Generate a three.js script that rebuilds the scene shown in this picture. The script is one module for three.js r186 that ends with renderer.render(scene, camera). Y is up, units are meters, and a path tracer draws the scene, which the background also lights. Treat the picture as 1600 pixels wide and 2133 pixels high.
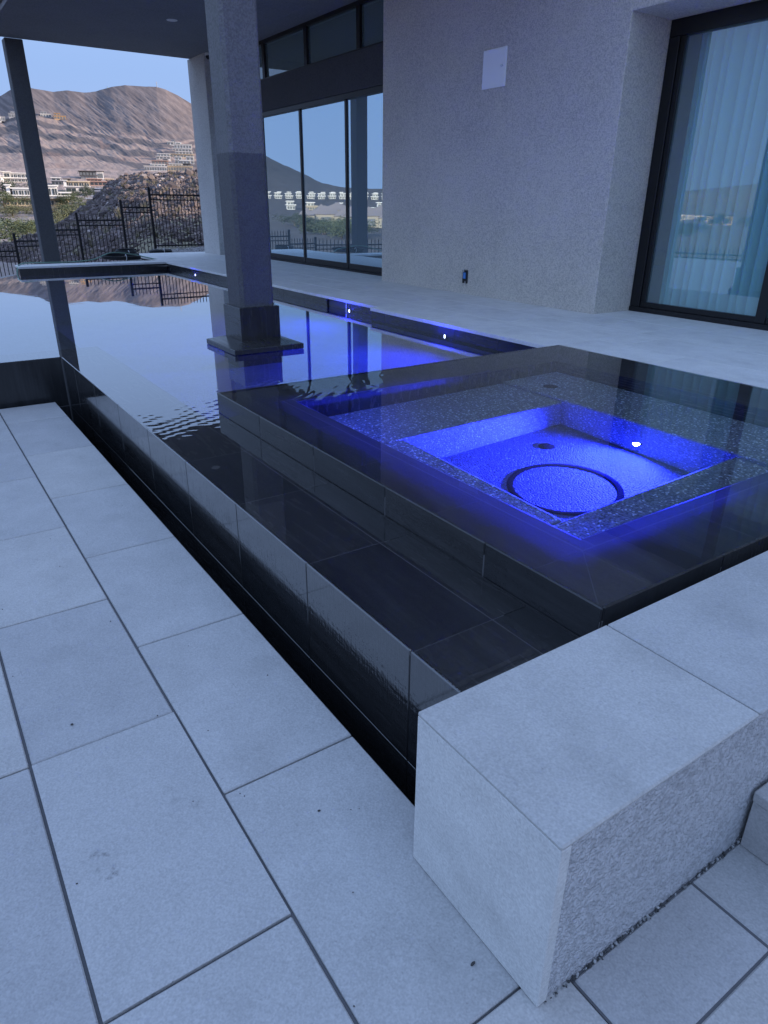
import * as THREE from 'three';
import { mergeGeometries } from 'three/addons/utils/BufferGeometryUtils.js';

// ---------------------------------------------------------------- camera, exposure, sky, sun
const scene = new THREE.Scene();
const renderer = new THREE.WebGLRenderer({ antialias: true });
renderer.toneMapping = THREE.LinearToneMapping;
renderer.toneMappingExposure = 1.6;
renderer.shadowMap.enabled = true;
renderer.shadowMap.type = THREE.PCFSoftShadowMap;
renderer.setSize(768, 1024);

const camera = new THREE.PerspectiveCamera(73.36, 768 / 1024, 0.05, 9000);
camera.position.set(0, 1.55, 0);
camera.rotation.set(-0.420678, -0.596559, 0.0086, 'YXZ');
scene.add(camera);

const SUN = new THREE.Vector3(0.80, 0.26, 0.56).normalize();     // low, behind the house: the whole patio lies in its shade
{
  const W = 512, H = 256, d = new Float32Array(W * H * 4);
  const mix = (a, b, t) => a.map((x, i) => x + (b[i] - x) * t);
  const stops = [[-90, [0.16, 0.17, 0.22]], [0, [0.25, 0.335, 0.53]], [8, [0.215, 0.325, 0.56]], [20, [0.28, 0.41, 0.70]], [45, [0.315, 0.465, 0.82]], [90, [0.315, 0.47, 0.84]]];
  for (let j = 0; j < H; j++) for (let i = 0; i < W; i++) {
    const el = (j + 0.5) / H * 180 - 90, az = ((i + 0.5) / W - 0.5) * 2 * Math.PI;
    let c = stops[stops.length - 1][1];
    for (let k = 0; k < stops.length - 1; k++) if (el >= stops[k][0] && el <= stops[k + 1][0]) c = mix(stops[k][1], stops[k + 1][1], (el - stops[k][0]) / (stops[k + 1][0] - stops[k][0]));
    const e = el * Math.PI / 180, v = new THREE.Vector3(Math.cos(e) * Math.cos(az), Math.sin(e), Math.cos(e) * Math.sin(az));
    const g = Math.pow(Math.max(0, v.dot(SUN)), 6) * (el > 0 ? 1 : 0);
    d.set([c[0] + 0.30 * g, c[1] + 0.16 * g, c[2] + 0.02 * g, 1], (j * W + i) * 4);
  }
  const sky = new THREE.DataTexture(d, W, H, THREE.RGBAFormat, THREE.FloatType);
  sky.mapping = THREE.EquirectangularReflectionMapping;
  sky.minFilter = sky.magFilter = THREE.LinearFilter; sky.needsUpdate = true;
  scene.background = sky; scene.environment = sky;
}
const sun = new THREE.DirectionalLight(new THREE.Color().setRGB(1, 0.84, 0.69), 4.5);
sun.position.copy(SUN).multiplyScalar(60); sun.castShadow = true; sun.shadow.radius = 8;
sun.shadow.mapSize.set(2048, 2048);
Object.assign(sun.shadow.camera, { left: -40, right: 40, top: 40, bottom: -40, near: 1, far: 160 });
scene.add(sun, sun.target);

// ---------------------------------------------------------------- helpers
const V = (x, y, z) => new THREE.Vector3(x, y, z);
const lin = (r, g, b) => new THREE.Color().setRGB(r, g, b);
function rng(seed) { let a = seed >>> 0; return () => { a = (a + 0x6D2B79F5) | 0; let t = Math.imul(a ^ (a >>> 15), 1 | a); t = (t + Math.imul(t ^ (t >>> 7), 61 | t)) ^ t; return ((t ^ (t >>> 14)) >>> 0) / 4294967296; }; }
function hash(x, y, s) { let h = Math.imul(x | 0, 374761393) + Math.imul(y | 0, 668265263) + Math.imul(s | 0, 1442695041); h = Math.imul(h ^ (h >>> 13), 1274126177); return ((h ^ (h >>> 16)) >>> 0) / 4294967296; }
function noise(x, y, s = 0, per = 0) {                              // value noise 0..1, optional period
  const xi = Math.floor(x), yi = Math.floor(y), fx = x - xi, fy = y - yi, u = fx * fx * (3 - 2 * fx), v = fy * fy * (3 - 2 * fy);
  const w = per ? (k) => ((k % per) + per) % per : (k) => k;
  const a = hash(w(xi), w(yi), s), b = hash(w(xi + 1), w(yi), s), c = hash(w(xi), w(yi + 1), s), d = hash(w(xi + 1), w(yi + 1), s);
  return a + (b - a) * u + (c - a) * v + (a - b - c + d) * u * v;
}
function fbm(x, y, oct, s = 0, per = 0) { let t = 0, a = 0.5, n = 0; for (let o = 0; o < oct; o++) { t += a * noise(x, y, s + o * 17, per); n += a; a *= 0.5; x *= 2; y *= 2; per *= 2; } return t / n; }
const clamp = (x, a = 0, b = 1) => Math.min(b, Math.max(a, x));
const smooth = (a, b, x) => { const t = clamp((x - a) / (b - a)); return t * t * (3 - 2 * t); };
const lerp = (a, b, t) => a + (b - a) * t;
function table(T, x) { if (x <= T[0][0]) return T[0][1]; for (let k = 0; k < T.length - 1; k++) if (x <= T[k + 1][0]) return lerp(T[k][1], T[k + 1][1], (x - T[k][0]) / (T[k + 1][0] - T[k][0])); return T[T.length - 1][1]; }
const toS = (c) => 255 * (c <= 0.0031308 ? c * 12.92 : 1.055 * Math.pow(c, 1 / 2.4) - 0.055);
function tex(w, h, fn, metresU, metresV, colour = true) {           // fn(u, v) -> linear [r, g, b] or grey
  const d = new Uint8Array(w * h * 4);
  for (let j = 0; j < h; j++) for (let i = 0; i < w; i++) {
    let c = fn((i + 0.5) / w, (j + 0.5) / h); if (typeof c === 'number') c = [c, c, c];
    const o = (j * w + i) * 4;
    for (let k = 0; k < 3; k++) d[o + k] = clamp(colour ? toS(clamp(c[k])) : 255 * c[k], 0, 255);
    d[o + 3] = c.length > 3 ? 255 * c[3] : 255;
  }
  const t = new THREE.DataTexture(d, w, h, THREE.RGBAFormat);
  t.wrapS = t.wrapT = THREE.RepeatWrapping; t.magFilter = THREE.LinearFilter; t.minFilter = THREE.LinearMipmapLinearFilter; t.generateMipmaps = true;
  if (colour) t.colorSpace = THREE.SRGBColorSpace;
  t.repeat.set(1 / metresU, 1 / metresV); t.needsUpdate = true; return t;
}
const used = new Map();
function numbered(n) { const k = used.get(n) || 0; used.set(n, k + 1); return k ? n + '_' + String(k).padStart(3, '0') : n; }
function tag(o, label, category, group, kind) { if (label) o.userData.label = label; if (category) o.userData.category = category; if (group) o.userData.group = group; if (kind) o.userData.kind = kind; return o; }
function thing(name, label, category, pos = [0, 0, 0], ry = 0, group, kind) { const g = new THREE.Group(); g.name = numbered(name); g.position.set(...pos); g.rotation.y = ry; scene.add(g); return tag(g, label, category, group, kind); }
function mesh(name, geo, mat, parent = scene) { const m = new THREE.Mesh(geo, mat); m.name = parent === scene ? numbered(name) : name; m.castShadow = m.receiveShadow = true; parent.add(m); return m; }
function uvMetres(g, du = 0, dv = 0, swap = false) {                // planar uv in metres, by the face's main direction
  if (g.index) g = g.toNonIndexed();
  const p = g.attributes.position, uv = new Float32Array(p.count * 2), a = V(), b = V(), c = V();
  for (let i = 0; i < p.count; i += 3) {
    a.fromBufferAttribute(p, i); b.fromBufferAttribute(p, i + 1); c.fromBufferAttribute(p, i + 2);
    const n = b.clone().sub(a).cross(c.clone().sub(a)), x = Math.abs(n.x), y = Math.abs(n.y), z = Math.abs(n.z);
    [a, b, c].forEach((q, k) => {
      let u, v; if (y >= x && y >= z) { u = q.x; v = q.z; } else if (x >= z) { u = q.y; v = q.z; } else { u = q.x; v = q.y; }
      if (swap) [u, v] = [v, u];
      uv[(i + k) * 2] = u + du; uv[(i + k) * 2 + 1] = v + dv;
    });
  }
  g.setAttribute('uv', new THREE.BufferAttribute(uv, 2)); return g;
}
function triGeo(list) { const g = new THREE.BufferGeometry(); g.setAttribute('position', new THREE.BufferAttribute(new Float32Array(list), 3)); g.computeVertexNormals(); return g; }
function chamfer(w, h, d, c = 0.004, du = 0, dv = 0) {              // a box with its edges cut, 44 triangles
  const W = w / 2, H = h / 2, D = d / 2, out = [], S = [-1, 1];
  const P = (ax, sx, sy, sz) => V(sx * (ax === 0 ? W : W - c), sy * (ax === 1 ? H : H - c), sz * (ax === 2 ? D : D - c));
  const face = (...pts) => { const n = pts[1].clone().sub(pts[0]).cross(pts[2].clone().sub(pts[0])), m = pts.reduce((s, p) => s.add(p), V()); if (n.dot(m) < 0) pts.reverse(); for (let k = 1; k < pts.length - 1; k++) for (const p of [pts[0], pts[k], pts[k + 1]]) out.push(p.x, p.y, p.z); };
  for (const s of S) { face(P(0, s, -1, -1), P(0, s, 1, -1), P(0, s, 1, 1), P(0, s, -1, 1)); face(P(1, -1, s, -1), P(1, 1, s, -1), P(1, 1, s, 1), P(1, -1, s, 1)); face(P(2, -1, -1, s), P(2, 1, -1, s), P(2, 1, 1, s), P(2, -1, 1, s)); }
  for (const s of S) for (const t of S) {
    face(P(0, s, t, -1), P(0, s, t, 1), P(1, s, t, 1), P(1, s, t, -1)); face(P(0, s, -1, t), P(0, s, 1, t), P(2, s, 1, t), P(2, s, -1, t)); face(P(1, -1, s, t), P(1, 1, s, t), P(2, 1, s, t), P(2, -1, s, t));
    for (const r of S) face(P(0, s, t, r), P(1, s, t, r), P(2, s, t, r));
  }
  return uvMetres(triGeo(out), du, dv);
}
function span(x0, x1, y0, y1, z0, z1, c = 0.003) {                  // a chamfered box by its limits (geometry already in place)
  const du = hash(x0 * 97, z0 * 89, 5) * 3, dv = hash(y0 * 61, z1 * 53, 6) * 3;
  const g = c > 0 ? chamfer(x1 - x0, y1 - y0, z1 - z0, Math.min(c, (x1 - x0) / 3, (y1 - y0) / 3, (z1 - z0) / 3), du, dv) : uvMetres(new THREE.BoxGeometry(x1 - x0, y1 - y0, z1 - z0), du, dv);
  return g.translate((x0 + x1) / 2, (y0 + y1) / 2, (z0 + z1) / 2);
}
function prism(pts, y0, y1) {                                       // an upright prism over a polygon [[x, z], ...]
  const s = new THREE.Shape(pts.map(([x, z]) => new THREE.Vector2(x, -z)));
  return uvMetres(new THREE.ExtrudeGeometry(s, { depth: y1 - y0, bevelEnabled: false }).rotateX(-Math.PI / 2).translate(0, y0, 0));
}
const clean = (g) => { const o = new THREE.BufferGeometry(); const q = g.index ? g.toNonIndexed() : g; for (const k of ['position', 'normal', 'uv']) o.setAttribute(k, q.attributes[k]); return o; };
const join = (list) => mergeGeometries(list.map(clean));
function tube(points, r, seg = 40, rad = 8) { return new THREE.TubeGeometry(new THREE.CatmullRomCurve3(points.map((p) => V(...p))), seg, r, rad, false); }

// ---------------------------------------------------------------- materials
const std = (o) => new THREE.MeshStandardMaterial(o);
const phys = (o) => new THREE.MeshPhysicalMaterial(o);
const stoneTex = tex(1024, 1024, (u, v) => {
  const big = fbm(u * 3, v * 3, 4, 3, 3), mid = fbm(u * 14 + big * 2, v * 14, 4, 11, 14), fine = noise(u * 340, v * 340, 21, 340), grain = noise(u * 500, v * 500, 23, 500);
  let k = 0.435 + 0.045 * (big - 0.5) + 0.07 * (mid - 0.5) + 0.10 * (fine - 0.5) + 0.07 * (grain - 0.5);
  const pit = noise(u * 120, v * 120, 31, 120), patch = fbm(u * 6, v * 6, 3, 37, 6);
  if (patch > 0.57) k -= 0.22 * (patch - 0.57) * (0.3 + 1.4 * pit * fine);
  if (pit > 0.94) k -= 0.08 * smooth(0.94, 0.99, pit) * (0.3 + patch);
  if (noise(u * 46, v * 46, 33, 46) > 0.990) k -= 0.16 * fine;
  const vein = Math.abs(fbm(u * 4 + 7, v * 9, 4, 41, 0) - 0.5); k += 0.03 * (1 - smooth(0, 0.012, vein)) * noise(u * 9, v * 9, 43, 9);
  return [k * 1.0, k * 0.985, k * 0.95];
}, 1.31, 1.31);
const stoneBump = tex(1024, 1024, (u, v) => { const f = fbm(u * 60, v * 60, 4, 51, 60), g = fbm(u * 10, v * 10, 3, 57, 10), p = noise(u * 260, v * 260, 59, 260); return clamp(0.45 * f + 0.3 * g + 0.25 * p); }, 1.31, 1.31, false);
const slateTex = tex(1024, 1024, (u, v) => {
  const st = fbm(u * 90, v * 5, 3, 61, 0), st2 = fbm(u * 20 + v * 3, v * 2.5, 4, 67, 0), g = noise(u * 420, v * 300, 71, 0), b = fbm(u * 3, v * 3, 3, 73, 3);
  const k = 0.020 + 0.016 * Math.pow(st, 2) + 0.016 * Math.pow(st2, 2) + 0.006 * (g - 0.5) + 0.008 * (b - 0.5);
  return [k, k * 1.0, k * 1.04];
}, 1.1, 1.1);
const slateBump = tex(1024, 1024, (u, v) => 0.35 * fbm(u * 70, v * 6, 3, 81, 0) + 0.4 * fbm(u * 60, v * 60, 3, 83, 60) + 0.25 * noise(u * 9, v * 170, 85, 0), 0.8, 0.8, false);
const slateRough = tex(512, 512, (u, v) => { const k = 0.20 + 0.22 * fbm(u * 30, v * 4, 4, 87, 0); return [k, k, k]; }, 0.7, 0.7, false);
const stuccoBump = tex(1024, 1024, (u, v) => { const a = fbm(u * 56, v * 56, 3, 91, 56), b = fbm(u * 120, v * 120, 2, 93, 120); return clamp(1.5 * (0.65 * Math.abs(a - 0.5) * 2 + 0.45 * b) - 0.15); }, 0.62, 0.62, false);
const grainBump = tex(1024, 1024, (u, v) => { const n = 84, x = u * n, y = v * n, xi = Math.floor(x), yi = Math.floor(y); let best = 9; for (let a = -1; a <= 1; a++) for (let b = -1; b <= 1; b++) { const cx = xi + a, cy = yi + b, wx = ((cx % n) + n) % n, wy = ((cy % n) + n) % n, k = 0.6 + 0.9 * hash(wx, wy, 5), dx = cx + hash(wx, wy, 1) - x, dy = cy + hash(wx, wy, 2) - y; best = Math.min(best, (dx * dx + dy * dy) * k); } return clamp(0.62 * (1 - smooth(0, 0.55, best)) + 0.38 * fbm(u * 30, v * 30, 4, 127, 30)); }, 0.62, 0.62, false);
const stuccoTex = tex(512, 512, (u, v) => { const a = fbm(u * 4, v * 4, 4, 95, 4), g = noise(u * 190, v * 190, 97, 190); const k = 0.90 + 0.16 * (a - 0.5) + 0.45 * (g - 0.5); return [k, k, k]; }, 1.7, 1.7);
const pebbleTex = tex(1024, 1024, (u, v) => {                       // small pebbles set in plaster
  const n = 150, x = u * n, y = v * n, xi = Math.floor(x), yi = Math.floor(y); let best = 9, id = 0;
  for (let a = -1; a <= 1; a++) for (let b = -1; b <= 1; b++) { const cx = xi + a, cy = yi + b, wx = ((cx % n) + n) % n, wy = ((cy % n) + n) % n, dx = cx + hash(wx, wy, 1) - x, dy = cy + hash(wx, wy, 2) - y, d = dx * dx + dy * dy; if (d < best) { best = d; id = hash(wx, wy, 3); } }
  const k = (id > 0.93 ? 0.52 : id > 0.7 ? 0.22 : 0.10 + 0.10 * id) * (1 - 0.6 * smooth(0.18, 0.6, best)) * (0.85 + 0.3 * fbm(u * 6, v * 6, 3, 99, 6));
  return [k * 0.92, k * 1.02, k * 1.08];
}, 1.5, 1.5);
const pebbleBump = tex(1024, 1024, (u, v) => { const n = 150, x = u * n, y = v * n, xi = Math.floor(x), yi = Math.floor(y); let best = 9; for (let a = -1; a <= 1; a++) for (let b = -1; b <= 1; b++) { const cx = xi + a, cy = yi + b, wx = ((cx % n) + n) % n, wy = ((cy % n) + n) % n, dx = cx + hash(wx, wy, 1) - x, dy = cy + hash(wx, wy, 2) - y; best = Math.min(best, dx * dx + dy * dy); } return 1 - smooth(0, 0.7, best); }, 1.5, 1.5, false);
const plasterTex = tex(512, 512, (u, v) => { const k = 0.17 + 0.10 * (noise(u * 130, v * 130, 121, 130) - 0.5) + 0.08 * (fbm(u * 9, v * 9, 3, 123, 9) - 0.5) + (noise(u * 170, v * 170, 125, 170) > 0.93 ? 0.14 : 0); return [k * 0.72, k * 0.92, k * 1.25]; }, 1.6, 1.6);
const gravelTex = tex(512, 512, (u, v) => { const a = noise(u * 120, v * 120, 101, 120), b = fbm(u * 40, v * 40, 3, 103, 40), k = 0.20 + 0.30 * (a - 0.4) * b + 0.2 * (b - 0.5); return [k * 1.02, k * 0.98, k * 0.95]; }, 3, 3);
const M = {
  stone: std({ map: stoneTex, bumpMap: stoneBump, bumpScale: 0.0022, roughness: 0.62 }),
  stoneB: std({ map: stoneTex, color: lin(0.93, 0.93, 0.94), bumpMap: stoneBump, bumpScale: 0.0022, roughness: 0.6 }),
  stoneLit: std({ map: stoneTex, color: lin(1.70, 1.70, 1.68), bumpMap: stoneBump, bumpScale: 0.0018, roughness: 0.58 }),  // deck stone brightened in colour to make up for missing sky light
  stoneLitB: std({ map: stoneTex, color: lin(1.66, 1.66, 1.65), bumpMap: stoneBump, bumpScale: 0.0018, roughness: 0.6 }),
  stoneEndLit: std({ map: stoneTex, color: lin(1.42, 1.42, 1.40), bumpMap: stoneBump, bumpScale: 0.0018, roughness: 0.6 }),  // same stone, brightened in colour as this face gets half the sky
  stoneC: std({ map: stoneTex, color: lin(1.06, 1.05, 1.03), bumpMap: stoneBump, bumpScale: 0.002, roughness: 0.64 }),
  grout: std({ color: lin(0.12, 0.12, 0.125), bumpMap: stuccoBump, bumpScale: 0.002, roughness: 0.95 }),
  slate: std({ map: slateTex, bumpMap: slateBump, bumpScale: 0.0006, roughnessMap: slateRough, roughness: 0.8 }),
  slateWet: phys({ map: slateTex, bumpMap: slateBump, bumpScale: 0.0016, roughnessMap: slateRough, roughness: 0.28, ior: 1.9, clearcoat: 1, clearcoatRoughness: 0.04 }),
  slateWetB: phys({ map: slateTex, color: lin(0.85, 0.88, 0.92), bumpMap: slateBump, bumpScale: 0.0016, roughnessMap: slateRough, roughness: 0.32, ior: 1.9, clearcoat: 1, clearcoatRoughness: 0.05 }),
  slateRim: std({ map: slateTex, color: lin(1.5, 1.5, 1.55), bumpMap: slateBump, bumpScale: 0.0006, roughness: 0.35 }),
  slateRimB: std({ map: slateTex, color: lin(1.3, 1.32, 1.4), bumpMap: slateBump, bumpScale: 0.0006, roughness: 0.35 }),
  slateB: std({ map: slateTex, color: lin(0.85, 0.88, 0.92), bumpMap: slateBump, bumpScale: 0.0006, roughnessMap: slateRough, roughness: 0.7 }),
  slateEdge: std({ color: lin(0.22, 0.22, 0.23), roughness: 0.4 }),
  tileGrout: std({ color: lin(0.11, 0.11, 0.115), roughness: 0.9 }),
  stucco: std({ map: stuccoTex, color: lin(0.80, 0.74, 0.65), bumpMap: grainBump, bumpScale: 0.008, roughness: 0.9 }),
  stuccoPale: std({ map: stuccoTex, color: lin(0.68, 0.66, 0.63), bumpMap: grainBump, bumpScale: 0.004, roughness: 0.9 }),
  stuccoDark: std({ map: stuccoTex, color: lin(0.245, 0.243, 0.245), bumpMap: grainBump, bumpScale: 0.010, roughness: 0.75 }),
  stuccoDarker: std({ map: stuccoTex, color: lin(0.14, 0.14, 0.146), bumpMap: grainBump, bumpScale: 0.012, roughness: 0.6 }),  // darker stucco tone shared by the column foot and the slim post
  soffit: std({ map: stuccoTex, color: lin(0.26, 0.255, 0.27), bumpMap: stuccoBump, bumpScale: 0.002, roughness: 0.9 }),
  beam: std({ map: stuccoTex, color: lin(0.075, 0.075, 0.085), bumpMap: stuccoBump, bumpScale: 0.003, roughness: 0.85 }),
  render: std({ map: stuccoTex, color: lin(0.60, 0.60, 0.61), bumpMap: grainBump, bumpScale: 0.007, roughness: 0.95 }),
  benchPebble: std({ map: pebbleTex, color: lin(1.15, 1.3, 1.3), bumpMap: pebbleBump, bumpScale: 0.004, roughness: 0.5 }),
  pebble: std({ map: pebbleTex, color: lin(0.34, 0.42, 0.44), bumpMap: pebbleBump, bumpScale: 0.004, roughness: 0.5 }),
  plaster: std({ map: plasterTex, color: lin(0.72, 0.72, 0.72), bumpMap: pebbleBump, bumpScale: 0.003, roughness: 0.6 }),
  frame: std({ color: lin(0.014, 0.014, 0.016), roughness: 0.38, metalness: 0.3 }),
  doorPane: phys({ color: lin(0.66, 0.86, 0.98), metalness: 0.78, roughness: 0.0, transmission: 1, thickness: 0, ior: 2.0 }),
  pane: phys({ color: lin(0.66, 0.93, 0.98), metalness: 0.20, roughness: 0.0, transmission: 1, thickness: 0, ior: 2.2 }),
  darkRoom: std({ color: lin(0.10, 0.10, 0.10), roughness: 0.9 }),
  roomFloor: std({ color: lin(0.25, 0.24, 0.23), roughness: 0.5 }),
  blackMetal: std({ color: lin(0.010, 0.010, 0.012), roughness: 0.45, metalness: 0.2 }),
  paintedMetal: std({ color: lin(0.88, 0.88, 0.88), roughness: 0.5 }),
  steel: std({ color: lin(0.6, 0.6, 0.62), roughness: 0.3, metalness: 0.9 }),
  whitePlastic: std({ color: lin(0.75, 0.75, 0.75), roughness: 0.4 }),
  blackPlastic: std({ color: lin(0.010, 0.010, 0.011), roughness: 0.75 }),
  drain: phys({ color: lin(0.004, 0.004, 0.004), roughness: 1, specularIntensity: 0.08 }),
  blueCover: std({ color: lin(0.05, 0.22, 0.62), roughness: 0.45 }),
  hose: std({ color: lin(0.20, 0.33, 0.25), roughness: 0.5 }),
  lens: std({ color: lin(0.8, 0.8, 0.9), emissive: lin(0.55, 0.62, 1.0), emissiveIntensity: 5, roughness: 0.3 }),
  curtain: phys({ color: lin(0.50, 0.72, 0.68), roughness: 0.95, transmission: 0.2, thickness: 0, side: THREE.DoubleSide }),
  gravel: std({ map: gravelTex, bumpMap: stuccoBump, bumpScale: 0.03, roughness: 0.95 }),
};
const waterBump = tex(1024, 1024, (u, v) => fbm(u * 10, v * 10, 4, 111, 10), 2.6, 2.6, false);
const stainSpots = []; { const R = rng(451); for (let k = 0; k < 11; k++) stainSpots.push([0.075 + 0.05 * R(), 0.42 + 0.10 * R(), 0.006 + 0.008 * R(), R() * 3, 0.06 + 0.07 * R()]); for (let k = 0; k < 9; k++) stainSpots.push([0.25 + 0.12 * R(), 0.30 + 0.2 * R(), 0.010 + 0.014 * R(), R() * 3, 0.03]); }
const stainTex = tex(512, 1024, (u, v) => { const x = u * 0.44, z = v * 0.86; let k = 0.435 + 0.05 * (fbm(x * 11, z * 11, 4, 131) - 0.5) + 0.10 * (noise(x * 260, z * 260, 133) - 0.5) + 0.06 * (noise(x * 390, z * 390, 135) - 0.5); for (const [sx, sz, sr, a, dk] of stainSpots) { const dx = x - sx, dz = z - sz, p = dx * Math.cos(a) + dz * Math.sin(a), q = dz * Math.cos(a) - dx * Math.sin(a), e = Math.hypot(p, q * 2.2) / sr; if (e < 1.3) k -= dk * (1 - smooth(0.5, 1.3, e)) * (0.4 + noise(x * 300, z * 300, 137)); } return [k, k * 0.985, k * 0.95]; }, 0.44, 0.86);
M.stained = std({ map: stainTex, bumpMap: stoneBump, bumpScale: 0.0022, roughness: 0.62 });
M.water = phys({ color: lin(1, 1, 1), roughness: 0, transmission: 1, thickness: 1, ior: 1.34, clearcoat: 1, clearcoatRoughness: 0, bumpMap: waterBump, bumpScale: 0.0004 });
M.spaWater = phys({ color: lin(1, 1, 1), roughness: 0, transmission: 1, thickness: 1, ior: 1.34, bumpMap: waterBump, bumpScale: 0.0003 });

// ---------------------------------------------------------------- levels and edges (metres)
const WL = 0.35, DK = 0.478, XW = 1.01, SPA = { x0: 1.49, x1: 4.53, z0: -4.05, z1: -1.06, w: 0.478 };

// ---------------------------------------------------------------- near deck: stone pavers in running rows
{
  const deck = thing('deck', 'pale stone paver deck beside the dark infinity wall', null, [0, 0, 0], 0, null, 'structure');
  mesh('grout_bed', span(-3.06, 0.886, -0.09, -0.009, -6.27, 2.6, 0), M.grout, deck);
  mesh('grout_bed', span(0.886, 5.2, -0.09, -0.004, -0.568, 2.6, 0), M.grout, deck);
  mesh('deck_edge', span(0.80, 0.884, -0.62, -0.092, -6.27, -1.0, 0), M.slate, deck);
  mesh('deck_edge', span(-3.06, 0.884, -0.62, -0.092, -6.268, -6.19, 0), M.slate, deck);
  const rowX = [-3.06, -2.63, -2.19, -1.75, -1.31, -0.87, -0.43, 0.008, 0.449, 0.888, 1.322, 1.76, 2.2, 2.64];
  const zero = [-1.03, -1.47, -1.03, -1.47, -1.03, -1.47, -1.03, -1.035, -1.472, -0.35, -0.78, -0.35, -0.78];
  const shapes = new Map(), mats = [M.stone, M.stoneB, M.stoneC, M.stone]; let n = 0;
  for (let r = 0; r < rowX.length - 1; r++) {
    const x0 = rowX[r], x1 = rowX[r + 1], P = 0.862, lo = r >= 9 ? -0.558 : -6.275;
    for (let k = -8; k < 6; k++) {
      let za = zero[r] + k * P, zb = za + P; if (zb <= lo + 0.05 || za > 2.3) continue; za = Math.max(za, lo);
      const w = x1 - x0 - 0.0085, d = zb - za - 0.0065, v = n % 5, key = [w.toFixed(3), d.toFixed(3), v].join();
      if (!shapes.has(key)) shapes.set(key, chamfer(w, 0.03, d, 0.0035, hash(n, 3, 7) * 2.6, hash(n, 5, 8) * 2.6));
      const m = mesh('paver', shapes.get(key), mats[Math.floor(hash(r, k, 9) * 4)], deck);
      if (r === 7 && k === -1) { m.material = M.stained; m.geometry = chamfer(w, 0.03, d, 0.0035, -(0.008 + 0.449) / 2, 0); m.geometry = uvMetres(new THREE.BoxGeometry(w, 0.03, d), w / 2, d / 2); }
      m.position.set((x0 + x1) / 2, -0.015 + (hash(r, k, 4) - 0.5) * 0.0016, (za + zb) / 2);
      m.rotation.set((hash(r, k, 14) - 0.5) * 0.002, (hash(r, k, 15) - 0.5) * 0.003, 0); n++;
    }
  }
}
// ---------------------------------------------------------------- low stone wall in front, and the step beside it
{
  const w = thing('low_wall', 'low wall with pale stone cap and end slab and rough render side', 'wall', [0, 0, 0]);
  mesh('core', span(0.8095, 6.2, -0.3, 0.4645, -0.985, -0.5615, 0), M.render, w);
  const xs = [0.779, 1.444, 2.306, 3.168, 4.03, 4.892, 5.754, 6.19];
  for (let k = 0; k < xs.length - 1; k++) mesh('cap_slab', span(xs[k], xs[k + 1] - 0.005, 0.466, 0.478, -1.002, -0.556, 0.004), k % 2 ? M.stone : M.stoneC, w);
  const end = mesh('end_slab', span(0.7795, 0.808, 0.0035, 0.4652, -1.001, -0.557, 0.0015), M.stoneEndLit, w);
  end.userData.label = 'upright pale stone slab closing the end of the wall';
  const s = thing('step', 'pale stone step against the rough side of the low wall', 'step', [0, 0, 0]);
  mesh('tread', span(1.525, 3.4, 0.158, 0.19, -0.552, 0.1, 0.003), M.stone, s);
  mesh('riser', span(1.528, 3.39, 0.001, 0.1565, -0.55, 0.085, 0.002), M.stoneB, s);
}
{ // crumbled mortar along the foot of the rough side, grit on the stones
  const R = rng(612), N = 170, im = new THREE.InstancedMesh(new THREE.DodecahedronGeometry(1, 0), std({ color: 0xffffff, roughness: 1 }), N), o = new THREE.Object3D(), c = new THREE.Color();
  im.name = 'mortar_crumb'; im.castShadow = im.receiveShadow = true;
  for (let k = 0; k < N; k++) { const a = R(), x = 0.80 + 0.79 * R(), s = 0.0015 + 0.004 * R() * R(); o.position.set(x, 0.001 + 0.2 * s + 0.004 * R(), -0.5575 + 0.009 * R() * R()); o.rotation.set(R() * 6, R() * 6, R() * 6); o.scale.set(s * 1.5, s * 0.8, s); o.updateMatrix(); im.setMatrixAt(k, o.matrix); const b = a < 0.4 ? 0.05 + 0.05 * R() : 0.2 + 0.25 * R(); c.setRGB(b, b, b * 0.98); im.setColorAt(k, c); }
  tag(im, 'crumbled mortar along the foot of the low wall', 'mortar', null, 'stuff'); scene.add(im);
  const G = 40, gr = new THREE.InstancedMesh(new THREE.DodecahedronGeometry(1, 0), std({ color: 0xffffff, roughness: 1 }), G); gr.name = 'grit'; gr.castShadow = gr.receiveShadow = true;
  const known = [[0.649, -1.266, 0.005], [0.728, -0.703, 0.007], [0.151, -2.014, 0.006], [0.597, -1.001, 0.003], [0.79, -1.9, 0.003]];
  for (let k = 0; k < G; k++) { const [x, z, s] = known[k] || [-0.3 + 1.1 * R(), -4 + 3.4 * R(), 0.0012 + 0.0016 * R()]; o.position.set(x, 0.0012 + 0.3 * s, z); o.rotation.set(0, R() * 6, R() * 0.6); o.scale.set(s, s * 0.45, s * (0.5 + 0.5 * R())); o.updateMatrix(); gr.setMatrixAt(k, o.matrix); const b = 0.03 + 0.07 * R(); c.setRGB(b, b * 0.95, b * 0.9); gr.setColorAt(k, c); }
  tag(gr, 'dark bits of grit scattered on the stone deck', 'grit', null, 'stuff'); scene.add(gr);
}
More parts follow.
